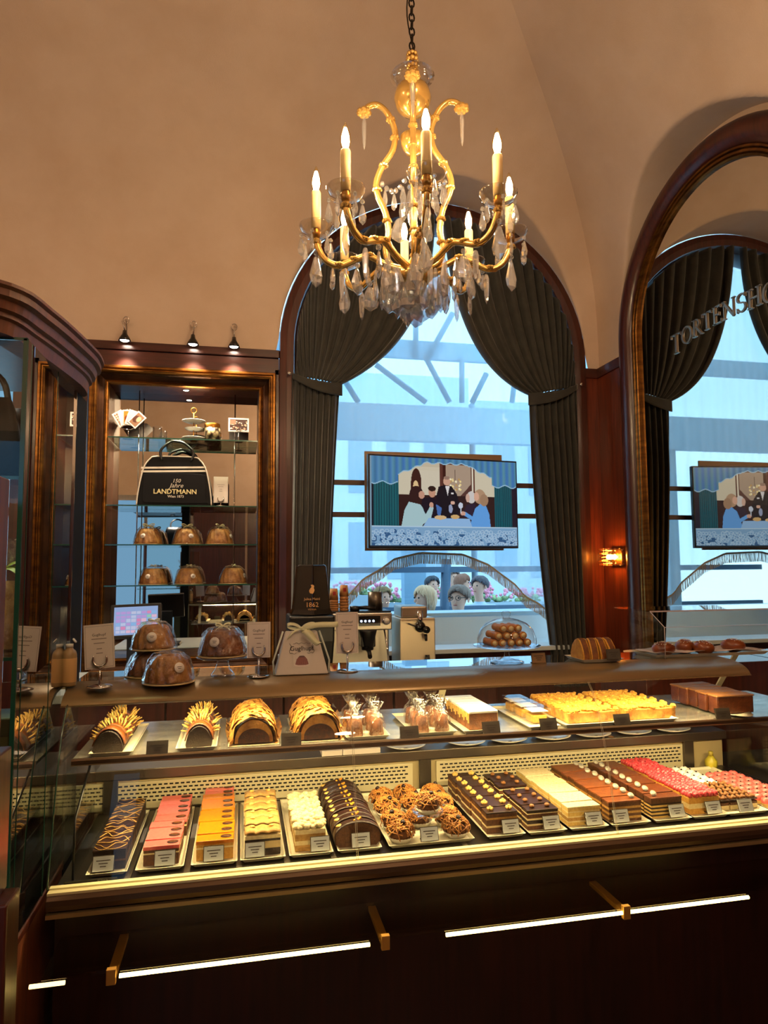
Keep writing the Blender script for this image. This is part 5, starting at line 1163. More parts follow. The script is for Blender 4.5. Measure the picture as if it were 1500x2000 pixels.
# fanned cards
q = WY(250, 862, NY-.03); t = thing('postcard_fan', 'fan of five postcards in a wire stand on the left of the top shelf', 'postcards', (q.x, NY-.03, NZ[0]))
b = MB(); b.lathe([(0, .004), (.03, .003), (.034, 0), (0, 0)], 20); b.tube([(0, 0, 0), (0, 0, .07)], .003, 8); b.tube([(-.05, 0, .08), (-.02, -.01, .06), (.02, -.01, .06), (.05, 0, .08)], .003, 6); b.build('stand', chrome, t)
fan = [(.55, (222, 196, 180)), (.25, (240, 236, 225)), (.02, (225, 120, 40)), (-.3, (176, 182, 205)), (-.75, (150, 110, 84))]
for k, (a, c) in enumerate(fan):
    cv = Canvas(20, 28, (240, 236, 228)); cv.rect(.08, .06, .92, .94, c)
    if k == 0:
        for i in range(4):
            for j in range(5): cv.rect(.16+i*.19, .12+j*.16, .27+i*.19, .2+j*.16, (140, 60, 50))
    elif k == 2: cv.ell(.5, .6, .3, .3, (120, 50, 20)); cv.ell(.55, .4, .15, .2, (250, 190, 110))
    elif k == 4: cv.ell(.4, .5, .3, .25, (90, 50, 40)); cv.ell(.6, .4, .2, .2, (215, 180, 150))
    M = Tr(-.02+.01*k, -.012-.0025*k, .085) @ Ry(-a) 
    b = MB(); b.box(-.033, .033, 0, .0012, 0, .1, 0, M); b.build('postcard', paper, t); raster_obj('picture', cv.a, .064, .097, pv, t, M @ Tr(0, -.0006, .05))
# glass jars
for k, (u, hh, rr) in enumerate(((308, .085, .03), (322, .05, .022))):
    q = WY(u, 868, NY+.03*k); b = MB(); b.lathe([(0, 0), (rr, 0), (rr, hh), (rr*.95, hh), (rr*.93, .004), (0, .004)], 20)
    tag(b.build('glass_jar', glass_c, None, (q.x, NY-.02-.03*k, NZ[0]+.0005)), ('tall clear glass jar beside the postcard fan', 'short clear glass jar beside the taller one')[k], 'jar')
# etagere
q = WY(378, 855, NY); t = thing('tiered_stand', 'three tier porcelain cake stand with ring handle on the top shelf', 'cake stand', (q.x, NY, NZ[0]))
for z, r in ((.012, .075), (.075, .058), (.125, .075)):
    b = MB(); b.lathe([(0, z), (r*.6, z), (r, z+.012), (r, z+.014), (r*.6, z+.004), (0, z+.004)], 28); b.build('plate', white_m, t)
b = MB(); b.tube([(0, 0, 0), (0, 0, .19)], .003, 8); b.lathe([(0, 0), (.02, 0), (.012, .012), (0, .012)], 16); b.tube([(.018*math.cos(a), 0, .208+.018*math.sin(a)) for a in [2*PI*k/16 for k in range(16)]], .0025, 6, closed=True); b.build('handle_rod', brass, t)
# tin
q = WY(415, 856, NY); t = thing('printed_tin', 'round printed tin between tiered stand and postcard', 'tin', (q.x, NY-.02, NZ[0]))
tm, nt, bs = nodes_of('tin_print'); vo = N(nt, 'ShaderNodeTexVoronoi', Scale=38.); tc = N(nt, 'ShaderNodeTexCoord'); cr = N(nt, 'ShaderNodeValToRGB'); cr.color_ramp.elements[0].color = lin('c9b88a'); cr.color_ramp.elements[1].color = lin('3a2a20'); cr.color_ramp.elements[0].position = .3; cr.color_ramp.elements[1].position = .7
nt.links.new(tc.outputs['Object'], vo.inputs['Vector']); nt.links.new(vo.outputs['Distance'], cr.inputs[0]); nt.links.new(cr.outputs[0], bs.inputs['Base Color']); bs.inputs['Metallic'].default_value = .5; bs.inputs['Roughness'].default_value = .35
b = MB(); b.lathe([(0, .0), (.05, 0), (.05, .1), (0, .1)], 28); b.build('body', tm, t)
b = MB(); b.lathe([(.0515, .09), (.0515, .114), (.048, .118), (0, .118)], 28); b.build('lid', brass, t)
# travel bag
q0, q1 = WY(270, 980, NY-.02), WY(414, 980, NY-.02); bw = q1.x-q0.x
t = thing('travel_bag', 'navy travel bag with white piping and printed lettering on the second shelf', 'bag', ((q0.x+q1.x)/2, NY-.09, NZ[1]))
bh = .31; dpt = .16
def bag_prof(i, n=40):      # rounded front outline
    a = [(-bw/2, .0), (-bw/2+.004, .06), (-bw/2+.02, .16), (-bw/2+.04, bh-.07), (-bw/2+.075, bh-.018), (-bw/2+.12, bh), (bw/2-.12, bh), (bw/2-.075, bh-.018), (bw/2-.04, bh-.07), (bw/2-.02, .16), (bw/2-.004, .06), (bw/2, .0)]
    return a
out = [(p.x, p.y) for p in spline([(x, z, 0) for x, z in bag_prof(0)], 4)]
b = MB(); b.prism(out, 0, dpt, 0, 'y', smooth=True); b.build('body', vinyl, t, bevel=.006)
b = MB(); b.tube([(x, -.002, z) for x, z in out], .0045, 8); b.build('white_piping', mat('white_vinyl', 'ded3c2', .5), t)
for z in (bh-.075, bh-.098):
    b = MB(); b.box(-bw/2+.03, bw/2-.03, -.003, -.0005, z, z+.012, 0, Ry(-.03)); b.build('white_stripe', MATS['white_vinyl'], t)
pk = [(p.x, p.y) for p in spline([(-bw/2+.05, .015, 0), (-bw/2+.035, .04, 0), (-bw/2+.04, .16, 0), (-bw/2+.07, .2, 0), (bw/2-.07, .2, 0), (bw/2-.04, .16, 0), (bw/2-.035, .04, 0), (bw/2-.05, .015, 0), (-bw/2+.05, .015, 0)], 4)]
b = MB(); b.prism(pk[:-1], -.008, -.001, 0, 'y', smooth=True); b.build('front_pocket', vinyl, t, bevel=.003)
wm = MATS['white_vinyl']; gm = mat('cream_print', 'e9d9a0', .5)
lettering('150', .034, wm, t, Tr(.01, -.0088, .155) @ Rx(PI/2), .0004, shear=.25); lettering('Jahre', .04, wm, t, Tr(.01, -.0088, .125) @ Rx(PI/2), .0004, shear=.35); lettering('LANDTMANN', .042, gm, t, Tr(.004, -.0088, .086) @ Rx(PI/2), .0005, offset=.0008); lettering('Wien 1873', .022, wm, t, Tr(.008, -.0088, .056) @ Rx(PI/2), .0003, offset=.0003)
for k, (yy, x0, x1, zt_) in enumerate(((-.004, -bw*.18, bw*.22, .1), (dpt-.01, -.1*bw, bw*.24, .075))):
    b = MB(); b.tube(spline([(x0, yy, bh-.03), (x0-.005, yy, bh+.04), (x0+.05, yy+.01, bh+zt_*.95), ((x0+x1)/2, yy+.015, bh+zt_), (x1-.04, yy+.01, bh+zt_*.85), (x1+.01, yy, bh+.03), (x1, yy, bh-.03)], 5), .0085, 8); b.build('carrying_handle', black, t)
b = MB(); b.sphere((bw/2+.012, .06, .05), .022, 10, 8, sc=(.6, 1, 1)); b.build('side_buckle', black, t)
# card stand on the second shelf
q = WY(431, 982, NY-.06); horseshoe_sign((q.x, NY-.07, NZ[1]), [('', 1)], 'small cream card in a horseshoe holder right of the travel bag', .09, .17, .05, 0, .04)
# ring cakes on shelves three and four
for row, zs, us_, mm in ((0, NZ[2], (290, 365, 429), 'gugl'), (1, NZ[3], (301, 370, 456), 'gugl')):
    for i, u in enumerate(us_):
        q = WY(u, 1050, NY-.03)
        wrapped_gugl((q.x, NY-.03, zs+.004), 'wrapped ring cake on the %s glass shelf, %s' % (('third', 'lowest')[row], ('leftmost', 'middle', 'rightmost')[i]), .08, .098, mm if (i+row) % 2 else 'gugl', i*.4, True, ((-.3+.3*i), .5), .04 if row == 0 else .02)
# niche downlight
def spot(loc, target, power, size=1.1, col=(1, .82, .58), r=.02, blend=.6, parent=None):
    l = bpy.data.lights.new('spot_light', 'SPOT'); l.energy = power; l.spot_size = size; l.spot_blend = blend; l.color = col; l.shadow_soft_size = r
    o = bpy.data.objects.new('spot_light', l); COL.objects.link(o); o.location = loc
    d = Vector(target)-Vector(loc); o.rotation_euler = d.to_track_quat('-Z', 'Y').to_euler(); return o
t = thing('recessed_downlight', 'small recessed downlight in the top of the mirror niche', 'lamp', (-.36, WALLY+.12, 2.738))
b = MB(); b.lathe([(.018, 0), (.024, -.004), (.026, -.002), (.026, .0), (0, 0)], 18); b.build('ring', chrome, t)
b = MB(); b.lathe([(0, -.001), (.017, -.001)], 14); b.build('lens', spot_m, t)
spot((-.36, WALLY+.10, 2.728), (-.36, WALLY+.08, 1.2), 55, 2.2)
# three clip lamps on the rail
for k, (u, v) in enumerate(((244, 665), (377, 668), (457, 680))):
    q = WY(u, v, WALLY-.06); t = thing('clip_lamp', 'black reflector clip lamp on the wooden rail, %s of the three' % ('leftmost', 'middle', 'rightmost')[k], 'lamp', (q.x, WALLY-.06, 2.99))
    b = MB(); b.tube([(0, .05, .0), (0, .05, .1), (0, .02, .14), (-.02*(k == 0), 0, .12), (0, -.01, .06)], .004, 6); b.tube([(.018*math.cos(a), .03, .14+.022*math.sin(a)) for a in [2*PI*j/14 for j in range(14)]], .003, 6, closed=True); b.build('wire_arm', chrome, t)
    b = MB(); b.lathe([(0, .07), (.012, .068), (.016, .045), (.032, .02), (.038, .0), (.035, .002), (.014, .04), (0, .045)], 20, (0, -.01, -.01)); b.build('reflector', black_s, t)
    b = MB(); b.sphere((0, -.01, .002), .028, 14, 8, sc=(1, 1, .5)); b.build('bulb', spot_m, t)
    spot((q.x, WALLY-.085, 2.955), (q.x, WALLY+.06, 1.9), 22, 1.5)
# crystal wall sconce in the corner
q = WY(1196, 1088, 4.22)
t = thing('wall_sconce', 'glowing crystal bead wall sconce on the corner panelling', 'wall lamp', (SIDEX-.015, 4.2, 1.58+(q.z-1.58)))
b = MB(); b.box(-.02, 0, -.07, .07, -.055, .055); b.build('back_plate', brass, t, bevel=.003)
b = MB(); b.tube([(-.055, -.045, 0), (-.055, .045, 0)], .014, 10); b.build('lamp_tube', glow('sconce_lamp', 'ffb04a', 90.), t)
bead = MB().sphere((0, 0, 0), .0095, 8, 6, smooth=False).build('crystal_bead', thin_glass('warm_crystal', tint=(1., .85, .6), refl=(1, .85, .6), boost=1.5, base=.15, rough=.05)); bm_ = bead.data; bpy.data.objects.remove(bead)
for r_ in range(5):
    n = 8
    for k in range(n+6):
        if k < n: p = (-.1, -.075+.15*k/(n-1), -.05+.025*r_)
        else:
            kk = k-n; p = (-.1+.028*(kk % 3+1), -.078 if kk < 3 else .078, -.05+.025*r_)
        o = bpy.data.objects.new('crystal_bead', bm_); COL.objects.link(o); o.parent = t; o.location = p
# ================================================================== GLASS CABINET ON THE LEFT
vx, vy0, vy1 = -.505, 1.73, 2.215
vt = thing('display_cabinet', 'tall glass display cabinet with curved wooden cornice at the left edge', 'display cabinet', (0, 0, 0))
def vp(name, m, fn, **kw): b = MB(); fn(b); return b.build(name, m, vt, **kw)
vp('side_pane', pane_m, lambda b: b.box(vx-.006, vx, vy0, vy1, .72, 2.13)); vp('front_pane', glass, lambda b: b.box(vx-.55, vx-.001, vy0-.007, vy0-.001, .72, 2.13))
vp('corner_edge', green_edge, lambda b: b.box(vx-.008, vx+.002, vy0-.008, vy0-.001, .72, 2.13)); vp('top_edge', green_edge, lambda b: b.box(vx-.55, vx, vy0-.008, vy0-.002, 2.125, 2.132))
for y in (1.765, 2.005): vp('pane_joint', green_edge, lambda b: b.box(vx-.007, vx+.001, y-.0015, y+.0015, .72, 2.13))
vp('black_post', wood_black, lambda b: b.box(vx-.07, vx+.003, vy1, vy1+.14, 0, 2.13), bevel=.003)
vp('white_edge', chrome, lambda b: b.box(vx-.002, vx+.004, vy1-.006, vy1, .72, 2.13))
for z in (1.80, 1.375): 
    vp('glass_shelf', glass_s, lambda b: b.box(vx-.5, vx-.012, vy0+.012, vy1-.01, z-.008, z)); vp('shelf_edge', green_edge, lambda b: b.box(vx-.5, vx-.012, vy0+.008, vy0+.012, z-.008, z))
vp('lower_body', wood_b, lambda b: b.box(vx-.55, vx, 1.5, vy1+.14, 0, .70), bevel=.004); vp('base_moulding', wood_d, lambda b: b.box(vx-.55, vx+.004, 1.49, vy1, .70, .72), bevel=.004)
# curved cornice
pl = spline([(-1.1, 1.52, 0), (-.72, 1.585, 0), (-.53, 1.66, 0), (-.48, 1.82, 0), (-.448, 2.05, 0), (-.44, 2.2, 0), (-.47, 2.31, 0), (-.6, 2.36, 0)], 6)
cprof = [(-.10, 2.13), (-.035, 2.13), (-.03, 2.16), (-.022, 2.165), (-.022, 2.175), (-.012, 2.18), (-.008, 2.2), (.004, 2.206), (.004, 2.222), (.012, 2.228), (.012, 2.236), (-.02, 2.24), (-.2, 2.245)]
def corn(b):
    rows = []
    for i, p in enumerate(pl):
        a = pl[max(0, i-1)]; c = pl[min(len(pl)-1, i+1)]; tg = (c-a).normalized(); nr = Vector((tg.y, -tg.x, 0)); rows.append([(p.x+nr.x*o_, p.y+nr.y*o_, z) for o_, z in cprof])
    b.grid(len(rows), len(cprof), lambda i, j: rows[i][j], 0, smooth=False)
vp('curved_cornice', wood_b, corn); vp('cabinet_top', wood_d, lambda b: b.box(vx-.55, vx-.02, vy0+.02, vy1+.06, 2.134, 2.2))
# contents
vp('added_downlight', chrome, lambda b: b.lathe([(0, 2.128), (.022, 2.126), (.026, 2.13), (.026, 2.134), (0, 2.134)], 18, (vx-.2, 1.9, 0)))  # fixture ring for the added cabinet light
spot((vx-.2, 1.9, 2.12), (vx-.12, 1.93, 1.3), 22, 1.8, (1, .86, .68))  # added spot that brightens the biscuit bag
t = thing('tote_bag', 'black shoulder bag on the upper shelf of the glass cabinet', 'bag', (vx-.155, 1.86, 1.8005))
b = MB(); b.grid(14, 8, lambda i, j: ((-.13+.26*i/13)*(1-.25*(j/7)**3), -.05+(.0 if j else 0)-.02*math.sin(PI*j/7), .2*j/7), 0); b.grid(14, 8, lambda i, j: ((-.13+.26*i/13)*(1-.25*(j/7)**3), .05+.02*math.sin(PI*j/7), .2*j/7), 0)
b.build('body', vinyl, t, solid=.02); b = MB(); b.tube(spline([(-.07, 0, .18), (-.06, 0, .26), (0, 0, .29), (.06, 0, .26), (.08, 0, .18)], 5), .008, 8); b.build('strap', black, t)
q = WY(60, 1195, 1.9); t = thing('cookie_bag', 'cellophane bag of biscuits tied with green ribbon in the glass cabinet', 'biscuit bag', (vx-.085, 1.92, 1.3755))
b = MB(); rr = random.Random(3); pr = [(.07, 0), (.076, .03), (.068, .1), (.05, .16), (.016, .2), (.012, .215), (.035, .25), (.055, .285)]
jt = [[rr.uniform(-.12, .12) for _ in pr] for _ in range(20)]
b.grid(20, len(pr), lambda i, j: (pr[j][0]*(1+jt[i][j])*math.cos(2*PI*i/20), .75*pr[j][0]*(1+jt[i][j])*math.sin(2*PI*i/20), pr[j][1]), 0, wu=True, smooth=False); b.build('cellophane', cello, t)
b = MB(); b.grid(24, 12, lambda i, j: (.062*(1-.55*(j/11)**2)*math.cos(2*PI*i/24)*(1+.04*math.sin(i*3+j)), .045*(1-.55*(j/11)**2)*math.sin(2*PI*i/24)*(1+.04*math.sin(i*3+j)), .004+.17*j/11), 0, wu=True); b.build('biscuits', mat('biscuits', 'b98a4e', .6, c2='8a5a2a', scale=25., bump=.8, bscale=40.), t)
b = MB(); bow(b, (0, -.012, .208), .045); b.build('ribbon_bow', mat('green_ribbon', '8a9a3a', .5), t)
t = thing('gift_tin', 'dark olive box at the bottom of the glass cabinet', 'box', (vx-.1, 1.86, .7205))
b = MB(); b.box(-.07, .07, -.06, .06, 0, .5); b.build('body', mat('olive_card', '4a4520', .6), t, bevel=.004)
b = MB(); b.box(-.072, .072, -.062, .062, .46, .505); b.build('lid', mat('olive_lid', '39351a', .6), t, bevel=.004)
# wooden pilaster of the next cabinet, nearest the viewer
t = thing('cabinet_pilaster', 'narrow moulded wooden pilaster at the very left edge', 'pilaster', (0, 0, 0))
p0 = WY(8, 935, 1.45); p1 = WY(18, 1458, 1.45)
b = MB(); b.box(p0.x-.2, p0.x+.008, 1.40, 1.46, p1.z, p0.z); b.build('upper_post', wood_b, t, bevel=.003)
b = MB(); b.box(p0.x-.012, p0.x-.004, 1.395, 1.401, p1.z, p0.z-.004); b.build('post_bead', wood_d, t)
p2 = WY(30, 1735, 1.45)
b = MB(); b.box(p0.x-.2, p1.x+.002, 1.392, 1.46, p2.z, p1.z-.001); b.build('middle_post', wood_d, t, bevel=.003)
b = MB(); b.box(p0.x-.2, p2.x+.006, 1.385, 1.46, 0, p2.z-.001); b.build('lower_panel', wood_d, t, bevel=.004)
b = MB(); b.box(p2.x-.02, p2.x-.012, 1.378, 1.386, .05, p2.z-.03); b.build('panel_bead', wood_b, t)
# ================================================================== DRAPES, SHEER, SCREEN
def drape(side, label):
    t = thing('velvet_drape', label, 'curtain', (0, 0, 0), 0, 'tied back window drapes'); s_ = side      # side -1 left, 1 right
    yb = WALLY-.03
    xo = AX+s_*.985          # outer edge
    if s_ < 0: tie = [(WY(571, 735, yb).x, WY(571, 735, yb).z), (WY(664, 752, yb).x, WY(664, 752, yb).z)]; low = [(WY(566, 1000, yb).x, WY(655, 800, yb).x, WY(652, 1000, yb).x, WY(640, 1250, yb).x)]; lx = (WY(564, 1280, yb).x, WY(636, 1280, yb).x)
    else: tie = [(WY(1126, 756, yb).x, WY(1126, 756, yb).z), (WY(1034, 772, yb).x, WY(1034, 772, yb).z)]; lx = (WY(1146, 1280, yb).x, WY(1085, 1290, yb).x)
    zt_o, zt_i = tie[0][1], tie[1][1]; n, m = 150, 44
    top = []
    def start(s):      # along the arch, outer springing to crown
        a = PI/2*(s**.8) if True else 0
        L = .12     # part of the run hangs from the jamb
        aa = max(0, (s-L)/(1-L))*PI/2
        x = AX+s_*.985*math.cos(aa); z = AZ+.985*math.sin(aa)-(.18*(1-s/L) if s < L else 0)
        return Vector((x-(s_*-.03 if s > .96 else 0), yb, z))
    def upper(i, j):
        s, tt = i/(n-1), j/(m-1)
        p0 = start(s); p3 = Vector((tie[0][0]+(tie[1][0]-tie[0][0])*s, yb, zt_o+(zt_i-zt_o)*s))
        sag = s**1.2
        c = p0.lerp(p3, .5).lerp(Vector((p0.x+(s_*.07 if s_ > 0 else 0)*sag, yb, p0.z+(p3.z-p0.z)*(.72 if s_ < 0 else .84))), sag)
        p = p0*(1-tt)**2+c*2*tt*(1-tt)+p3*tt*tt
        amp = .03*(1-.55*tt); p.y += amp*math.sin(2*PI*15*s+.6*math.sin(3*tt))+.006*math.sin(2*PI*31*s+1)-.035*tt*math.sin(PI*s)
        return tuple(p)
    b = MB(); b.grid(n, m, upper, 0); b.build('upper_drape', velvet, t, solid=.004)
    def lower(i, j):
        s, tt = i/(n-1), j/(m-1); x0 = tie[0][0]+(tie[1][0]-tie[0][0])*s; z0 = zt_o+(zt_i-zt_o)*s
        x1 = lx[0]+(lx[1]-lx[0])*s; z1 = .75
        e = tt**.8; x = x0+(x1-x0)*(e if s_ < 0 else (tt**1.6)) - s_*.035*math.exp(-((tt-.06)/.05)**2)*s*0
        return (x, yb+(.012+.026*min(1, tt*4))*math.sin(2*PI*7.5*s+.4*math.sin(2*tt+s*4))-.015*math.sin(PI*s), z0+(z1-z0)*tt)
    b = MB(); b.grid(n, m, lower, 0); b.build('lower_drape', velvet, t, solid=.004)
    # tie band
    def band(i, j):
        s = i/24; x = tie[0][0]+(tie[1][0]-tie[0][0])*(s*1.04); zc = zt_o+(zt_i-zt_o)*s-.035*math.sin(PI*s)*(1 if s_ < 0 else 1); w_ = .04+.05*s
        return (x, yb-.05*math.sin(PI*min(1, s*1.02))-.012, zc+w_*(.5-j/5)-.03*s)
    b = MB(); b.grid(25, 6, band, 0); b.build('tie_band', velvet, t, solid=.008)
    b = MB(); b.lathe([(0, 0), (.012, 0), (.012, .01), (0, .012)], 12, M=Tr(tie[0][0]-s_*-.02, yb-.03, zt_o+.01) @ Rx(PI/2)); b.build('tie_hook', chrome, t)
    return t
drape(-1, 'dark green velvet drape tied back on the left of the arched window'); drape(1, 'dark green velvet drape tied back on the right of the arched window')
# sheer with arched lower edge
m, nt, b_ = nodes_of('sheer_voile'); nt.nodes.remove(b_); L = nt.links
tr = N(nt, 'ShaderNodeBsdfTransparent'); tr.inputs[0].default_value = (.92, .97, 1, 1); tl = N(nt, 'ShaderNodeBsdfTranslucent'); tl.inputs[0].default_value = (.75, .85, .95, 1); df = N(nt, 'ShaderNodeBsdfDiffuse'); df.inputs[0].default_value = (.8, .85, .9, 1)
m1 = N(nt, 'ShaderNodeMixShader'); m1.inputs[0].default_value = .35; L.new(tl.outputs[0], m1.inputs[1]); L.new(df.outputs[0], m1.inputs[2])
lw = N(nt, 'ShaderNodeLayerWeight'); lw.inputs[0].default_value = .35; mp2 = N(nt, 'ShaderNodeMapRange'); mp2.inputs[3].default_value = .32; mp2.inputs[4].default_value = .75; L.new(lw.outputs['Facing'], mp2.inputs[0])
mx = N(nt, 'ShaderNodeMixShader'); L.new(mp2.outputs[0], mx.inputs[0]); L.new(tr.outputs[0], mx.inputs[1]); L.new(m1.outputs[0], mx.inputs[2]); L.new(mx.outputs[0], nt.nodes['Material Output'].inputs[0]); sheer_m = m
SY = WALLY+.06
edge = [(640, 1200), (683, 1160), (708, 1132), (743, 1112), (770, 1092), (820, 1080), (903, 1083), (953, 1103), (1007, 1143), (1025, 1165), (1053, 1180), (1068, 1193), (1095, 1215)]
EX = [WY(u, v, SY).x for u, v in edge]; EZ = [WY(u, v, SY).z for u, v in edge]
t = thing('sheer_curtain', 'white sheer curtain with fringed arched lower edge behind the drapes', 'curtain', (0, 0, 0))
n = 260
def sh(i, j):
    x = AX-.98+1.96*i/(n-1); zb = float(np.interp(x, EX, EZ)); zt_ = AZ+math.sqrt(max(.0, .985**2-(x-AX)**2)); f = j/20
    k = abs((x-AX)/.98); amp = .002+.012*(k**2)
    return (x, SY+amp*math.sin(x*34+2*math.sin(x*7))+.0012*math.sin(x*90), zt_+(zb-zt_)*f)
b = MB(); b.grid(n, 21, sh, 0); b.build('voile', sheer_m, t)
band_p = [(x, SY-.006, z) for x, z in zip(np.linspace(EX[0], EX[-1], 60), np.interp(np.linspace(EX[0], EX[-1], 60), EX, EZ))]
fr_m = mat('fringe', 'b7b09c', .8)
b = MB(); b.strip(band_p, .014, (0, 0, 1)); b.build('trim_band', fr_m, t, solid=.003)
b = MB(); r = random.Random(4)
for k in range(330):
    x = EX[0]+(EX[-1]-EX[0])*k/329; z = float(np.interp(x, EX, EZ)); b.tube([(x, SY-.006, z), (x+r.uniform(-.002, .002), SY-.006+r.uniform(-.004, .004), z-.035), (x+r.uniform(-.003, .003), SY-.006, z-.072)], .0019, 4, caps=False)
b.build('fringe', fr_m, t, kind='stuff')
# television in front of the window
pL, pR = WY(719, 890, 4.17), WY(1009, 897, 4.32); zb_ = WY(719, 1075, 4.17).z; zr_ = WY(1008, 1067, 4.32).z
tvw = math.hypot(pR.x-pL.x, .15); ang = math.atan2(.15, pR.x-pL.x); tvh = ((pL.z-zb_)+(pR.z-zr_))/2; tvz = (pL.z+zb_+pR.z+zr_)/4
t = thing('television', 'wall screen showing guests at a table, hung before the arched window', 'television', ((pL.x+pR.x)/2, 4.245, tvz), ang)
b = MB(); b.box(-tvw/2, tvw/2, 0, .035, -tvh/2, tvh/2); b.build('bezel', black, t, bevel=.004)
C = Canvas(288, 162, (150, 142, 128))
C.rect(0, 0, 1, .8, (196, 184, 160)); C.rect(.17, .1, 1, .42, (206, 196, 172)); C.rect(.17, .42, .85, .78, (48, 26, 26)); C.rect(.3, .14, .48, .42, (208, 198, 176))
C.rect(.46, .03, .7, .42, (92, 52, 44)); C.rect(.495, .06, .675, .42, (170, 148, 128)); C.rect(.48, .06, .50, .42, (60, 28, 24)); C.rect(.68, .06, .69, .42, (225, 215, 195)); C.ell(.3, .3, .035, .18, (60, 30, 26)); C.rect(.265, .3, .335, .46, (60, 30, 26)); C.ell(.297, .33, .018, .07, (222, 190, 140))
for k in range(24): a = k*.7; C.ell(.565+.035*math.cos(a), .29+.06*math.sin(a*1.3), .007, .012, [(238, 214, 150), (190, 150, 90), (250, 240, 200)][k % 3])
C.poly([(.6, .42), (.68, .27), (.68, .42)], (88, 56, 50)); C.rect(.563, .12, .567, .25, (60, 40, 36))
for k in range(10):
    x = .02+.0165*k; C.rect(x, .2, x+.0085, .78, (14, 66, 78)); C.rect(x+.0085, .2, x+.0165, .78, (24, 96, 104))
    x = .84+.0135*k; C.rect(x, .2, x+.007, .78, (20, 88, 100)); C.rect(x+.007, .2, x+.0135, .78, (12, 60, 72))
C.rect(0, .2, .02, .78, (18, 20, 34)); C.rect(.965, .2, 1, .78, (30, 24, 40))
for x, y0 in [(i/288, 0) for i in range(288)]:
    dx = abs(x-.5)/.5; yb_ = .06+.24*max(0, (dx-.3)/.7)**.8+.01*math.sin(x*80)
    if x < .18 or x > .82: yb_ = .3+.015*math.sin(x*60)
    C.rect(x, 0, x+1/288, yb_, (72+int(14*math.sin(x*140)), 128+int(14*math.sin(x*140)), 170+int(12*math.sin(x*150))))
    C.rect(x, yb_-.012, x+1/288, yb_, (150, 190, 214))
# standing waiter, seated guests
C.poly([(.43, .45), (.45, .32), (.49, .30), (.54, .31), (.575, .4), (.6, .55), (.58, .66), (.47, .7), (.44, .6)], (22, 18, 28)); C.poly([(.495, .31), (.525, .31), (.512, .42)], (220, 215, 215)); C.ell(.506, .255, .024, .05, (206, 160, 136)); C.ell(.506, .215, .02, .02, (150, 120, 105)); C.rect(.535, .385, .553, .4, (225, 220, 220))
C.poly([(.34, .46), (.4, .44), (.46, .5), (.47, .68), (.36, .7), (.33, .55)], (26, 20, 34)); C.ell(.405, .39, .024, .055, (196, 146, 120)); C.ell(.405, .345, .026, .03, (44, 28, 24)); C.poly([(.43, .52), (.47, .56), (.46, .66), (.44, .64)], (70, 110, 175))
C.poly([(.2, .78), (.22, .6), (.25, .5), (.31, .49), (.34, .56), (.36, .64), (.39, .55), (.415, .56), (.39, .72), (.35, .74), (.33, .78)], (166, 198, 204)); C.ell(.3, .41, .045, .09, (48, 26, 28)); C.poly([(.25, .5), (.28, .38), (.34, .46), (.33, .53)], (50, 28, 28)); C.ell(.335, .42, .02, .045, (196, 146, 124)); C.ell(.4, .53, .014, .03, (200, 152, 130))
C.poly([(.62, .6), (.64, .52), (.7, .5), (.72, .6), (.68, .68), (.61, .66)], (44, 30, 50)); C.ell(.675, .43, .03, .07, (206, 200, 196)); C.ell(.65, .44, .014, .05, (206, 168, 150))
C.poly([(.66, .78), (.68, .66), (.7, .56), (.74, .5), (.78, .53), (.8, .62), (.81, .78)], (96, 158, 224)); C.ell(.735, .42, .042, .085, (176, 142, 112)); C.ell(.765, .46, .03, .07, (160, 126, 98)); C.ell(.712, .42, .018, .05, (216, 168, 142)); C.poly([(.6, .62), (.63, .6), (.69, .66), (.68, .7)], (96, 158, 224)); C.ell(.615, .62, .018, .025, (206, 160, 140))
C.poly([(.34, .78), (.38, .68), (.66, .68), (.68, .78)], (142, 182, 224)); C.ell(.46, .67, .04, .025, (214, 180, 132)); C.ell(.56, .66, .03, .025, (206, 168, 110)); C.ell(.6, .53, .016, .035, (198, 206, 222)); C.rect(.598, .56, .603, .62, (200, 210, 225)); C.ell(.53, .57, .014, .05, (150, 160, 190)); C.ell(.545, .5, .014, .02, (214, 170, 150))
# lace table edge
C.rect(0, .775, 1, 1, (124, 164, 200)); r = random.Random(11)
for k in range(120):
    x, y = r.random(), r.uniform(.83, .99); C.ell(x, y, .013, .022, (52, 92, 136)); 
for k in range(230):
    x, y = r.random(), r.uniform(.82, 1.0); C.ell(x, y, .014, .02, (164, 194, 220)); C.ell(x, y, .008, .012, (120, 160, 198))
C.rect(0, .77, 1, .785, (176, 204, 224)); C.rect(0, 0, .012, 1, (120, 150, 170)); C.rect(0, .99, 1, 1, (40, 60, 80))
raster_obj('screen', C.a, tvw-.02, tvh-.022, vcol('tv_screen', .42, .25), t, Tr(0, -.001, 0))
b = MB(); b.box(-.12, .12, .035, .1, -.1, .1); b.build('wall_bracket', black, t)
a0, a1 = WY(712, 881, 4.36), WY(984, 1075, 4.36)
b = MB(); b.box(a0.x, a1.x, 4.36, 4.373, a1.z, a0.z); sp_ = tag(b.build('mounting_board', mat('board_brown', '8a6a4c', .5), None, bevel=.002), 'light brown mounting board behind the television', 'board')
for k, z in enumerate((2.137, 1.923)):
    b = MB(); b.box(AX-.99, AX+.99, 4.412, 4.43, z-.017, z+.017); tag(b.build('mounting_rail', mat('rail_brown%d' % k, '4a2c1e', .5), None, bevel=.002), '%s dark brown rail crossing the window behind the television' % ('upper', 'lower')[k], 'rail')
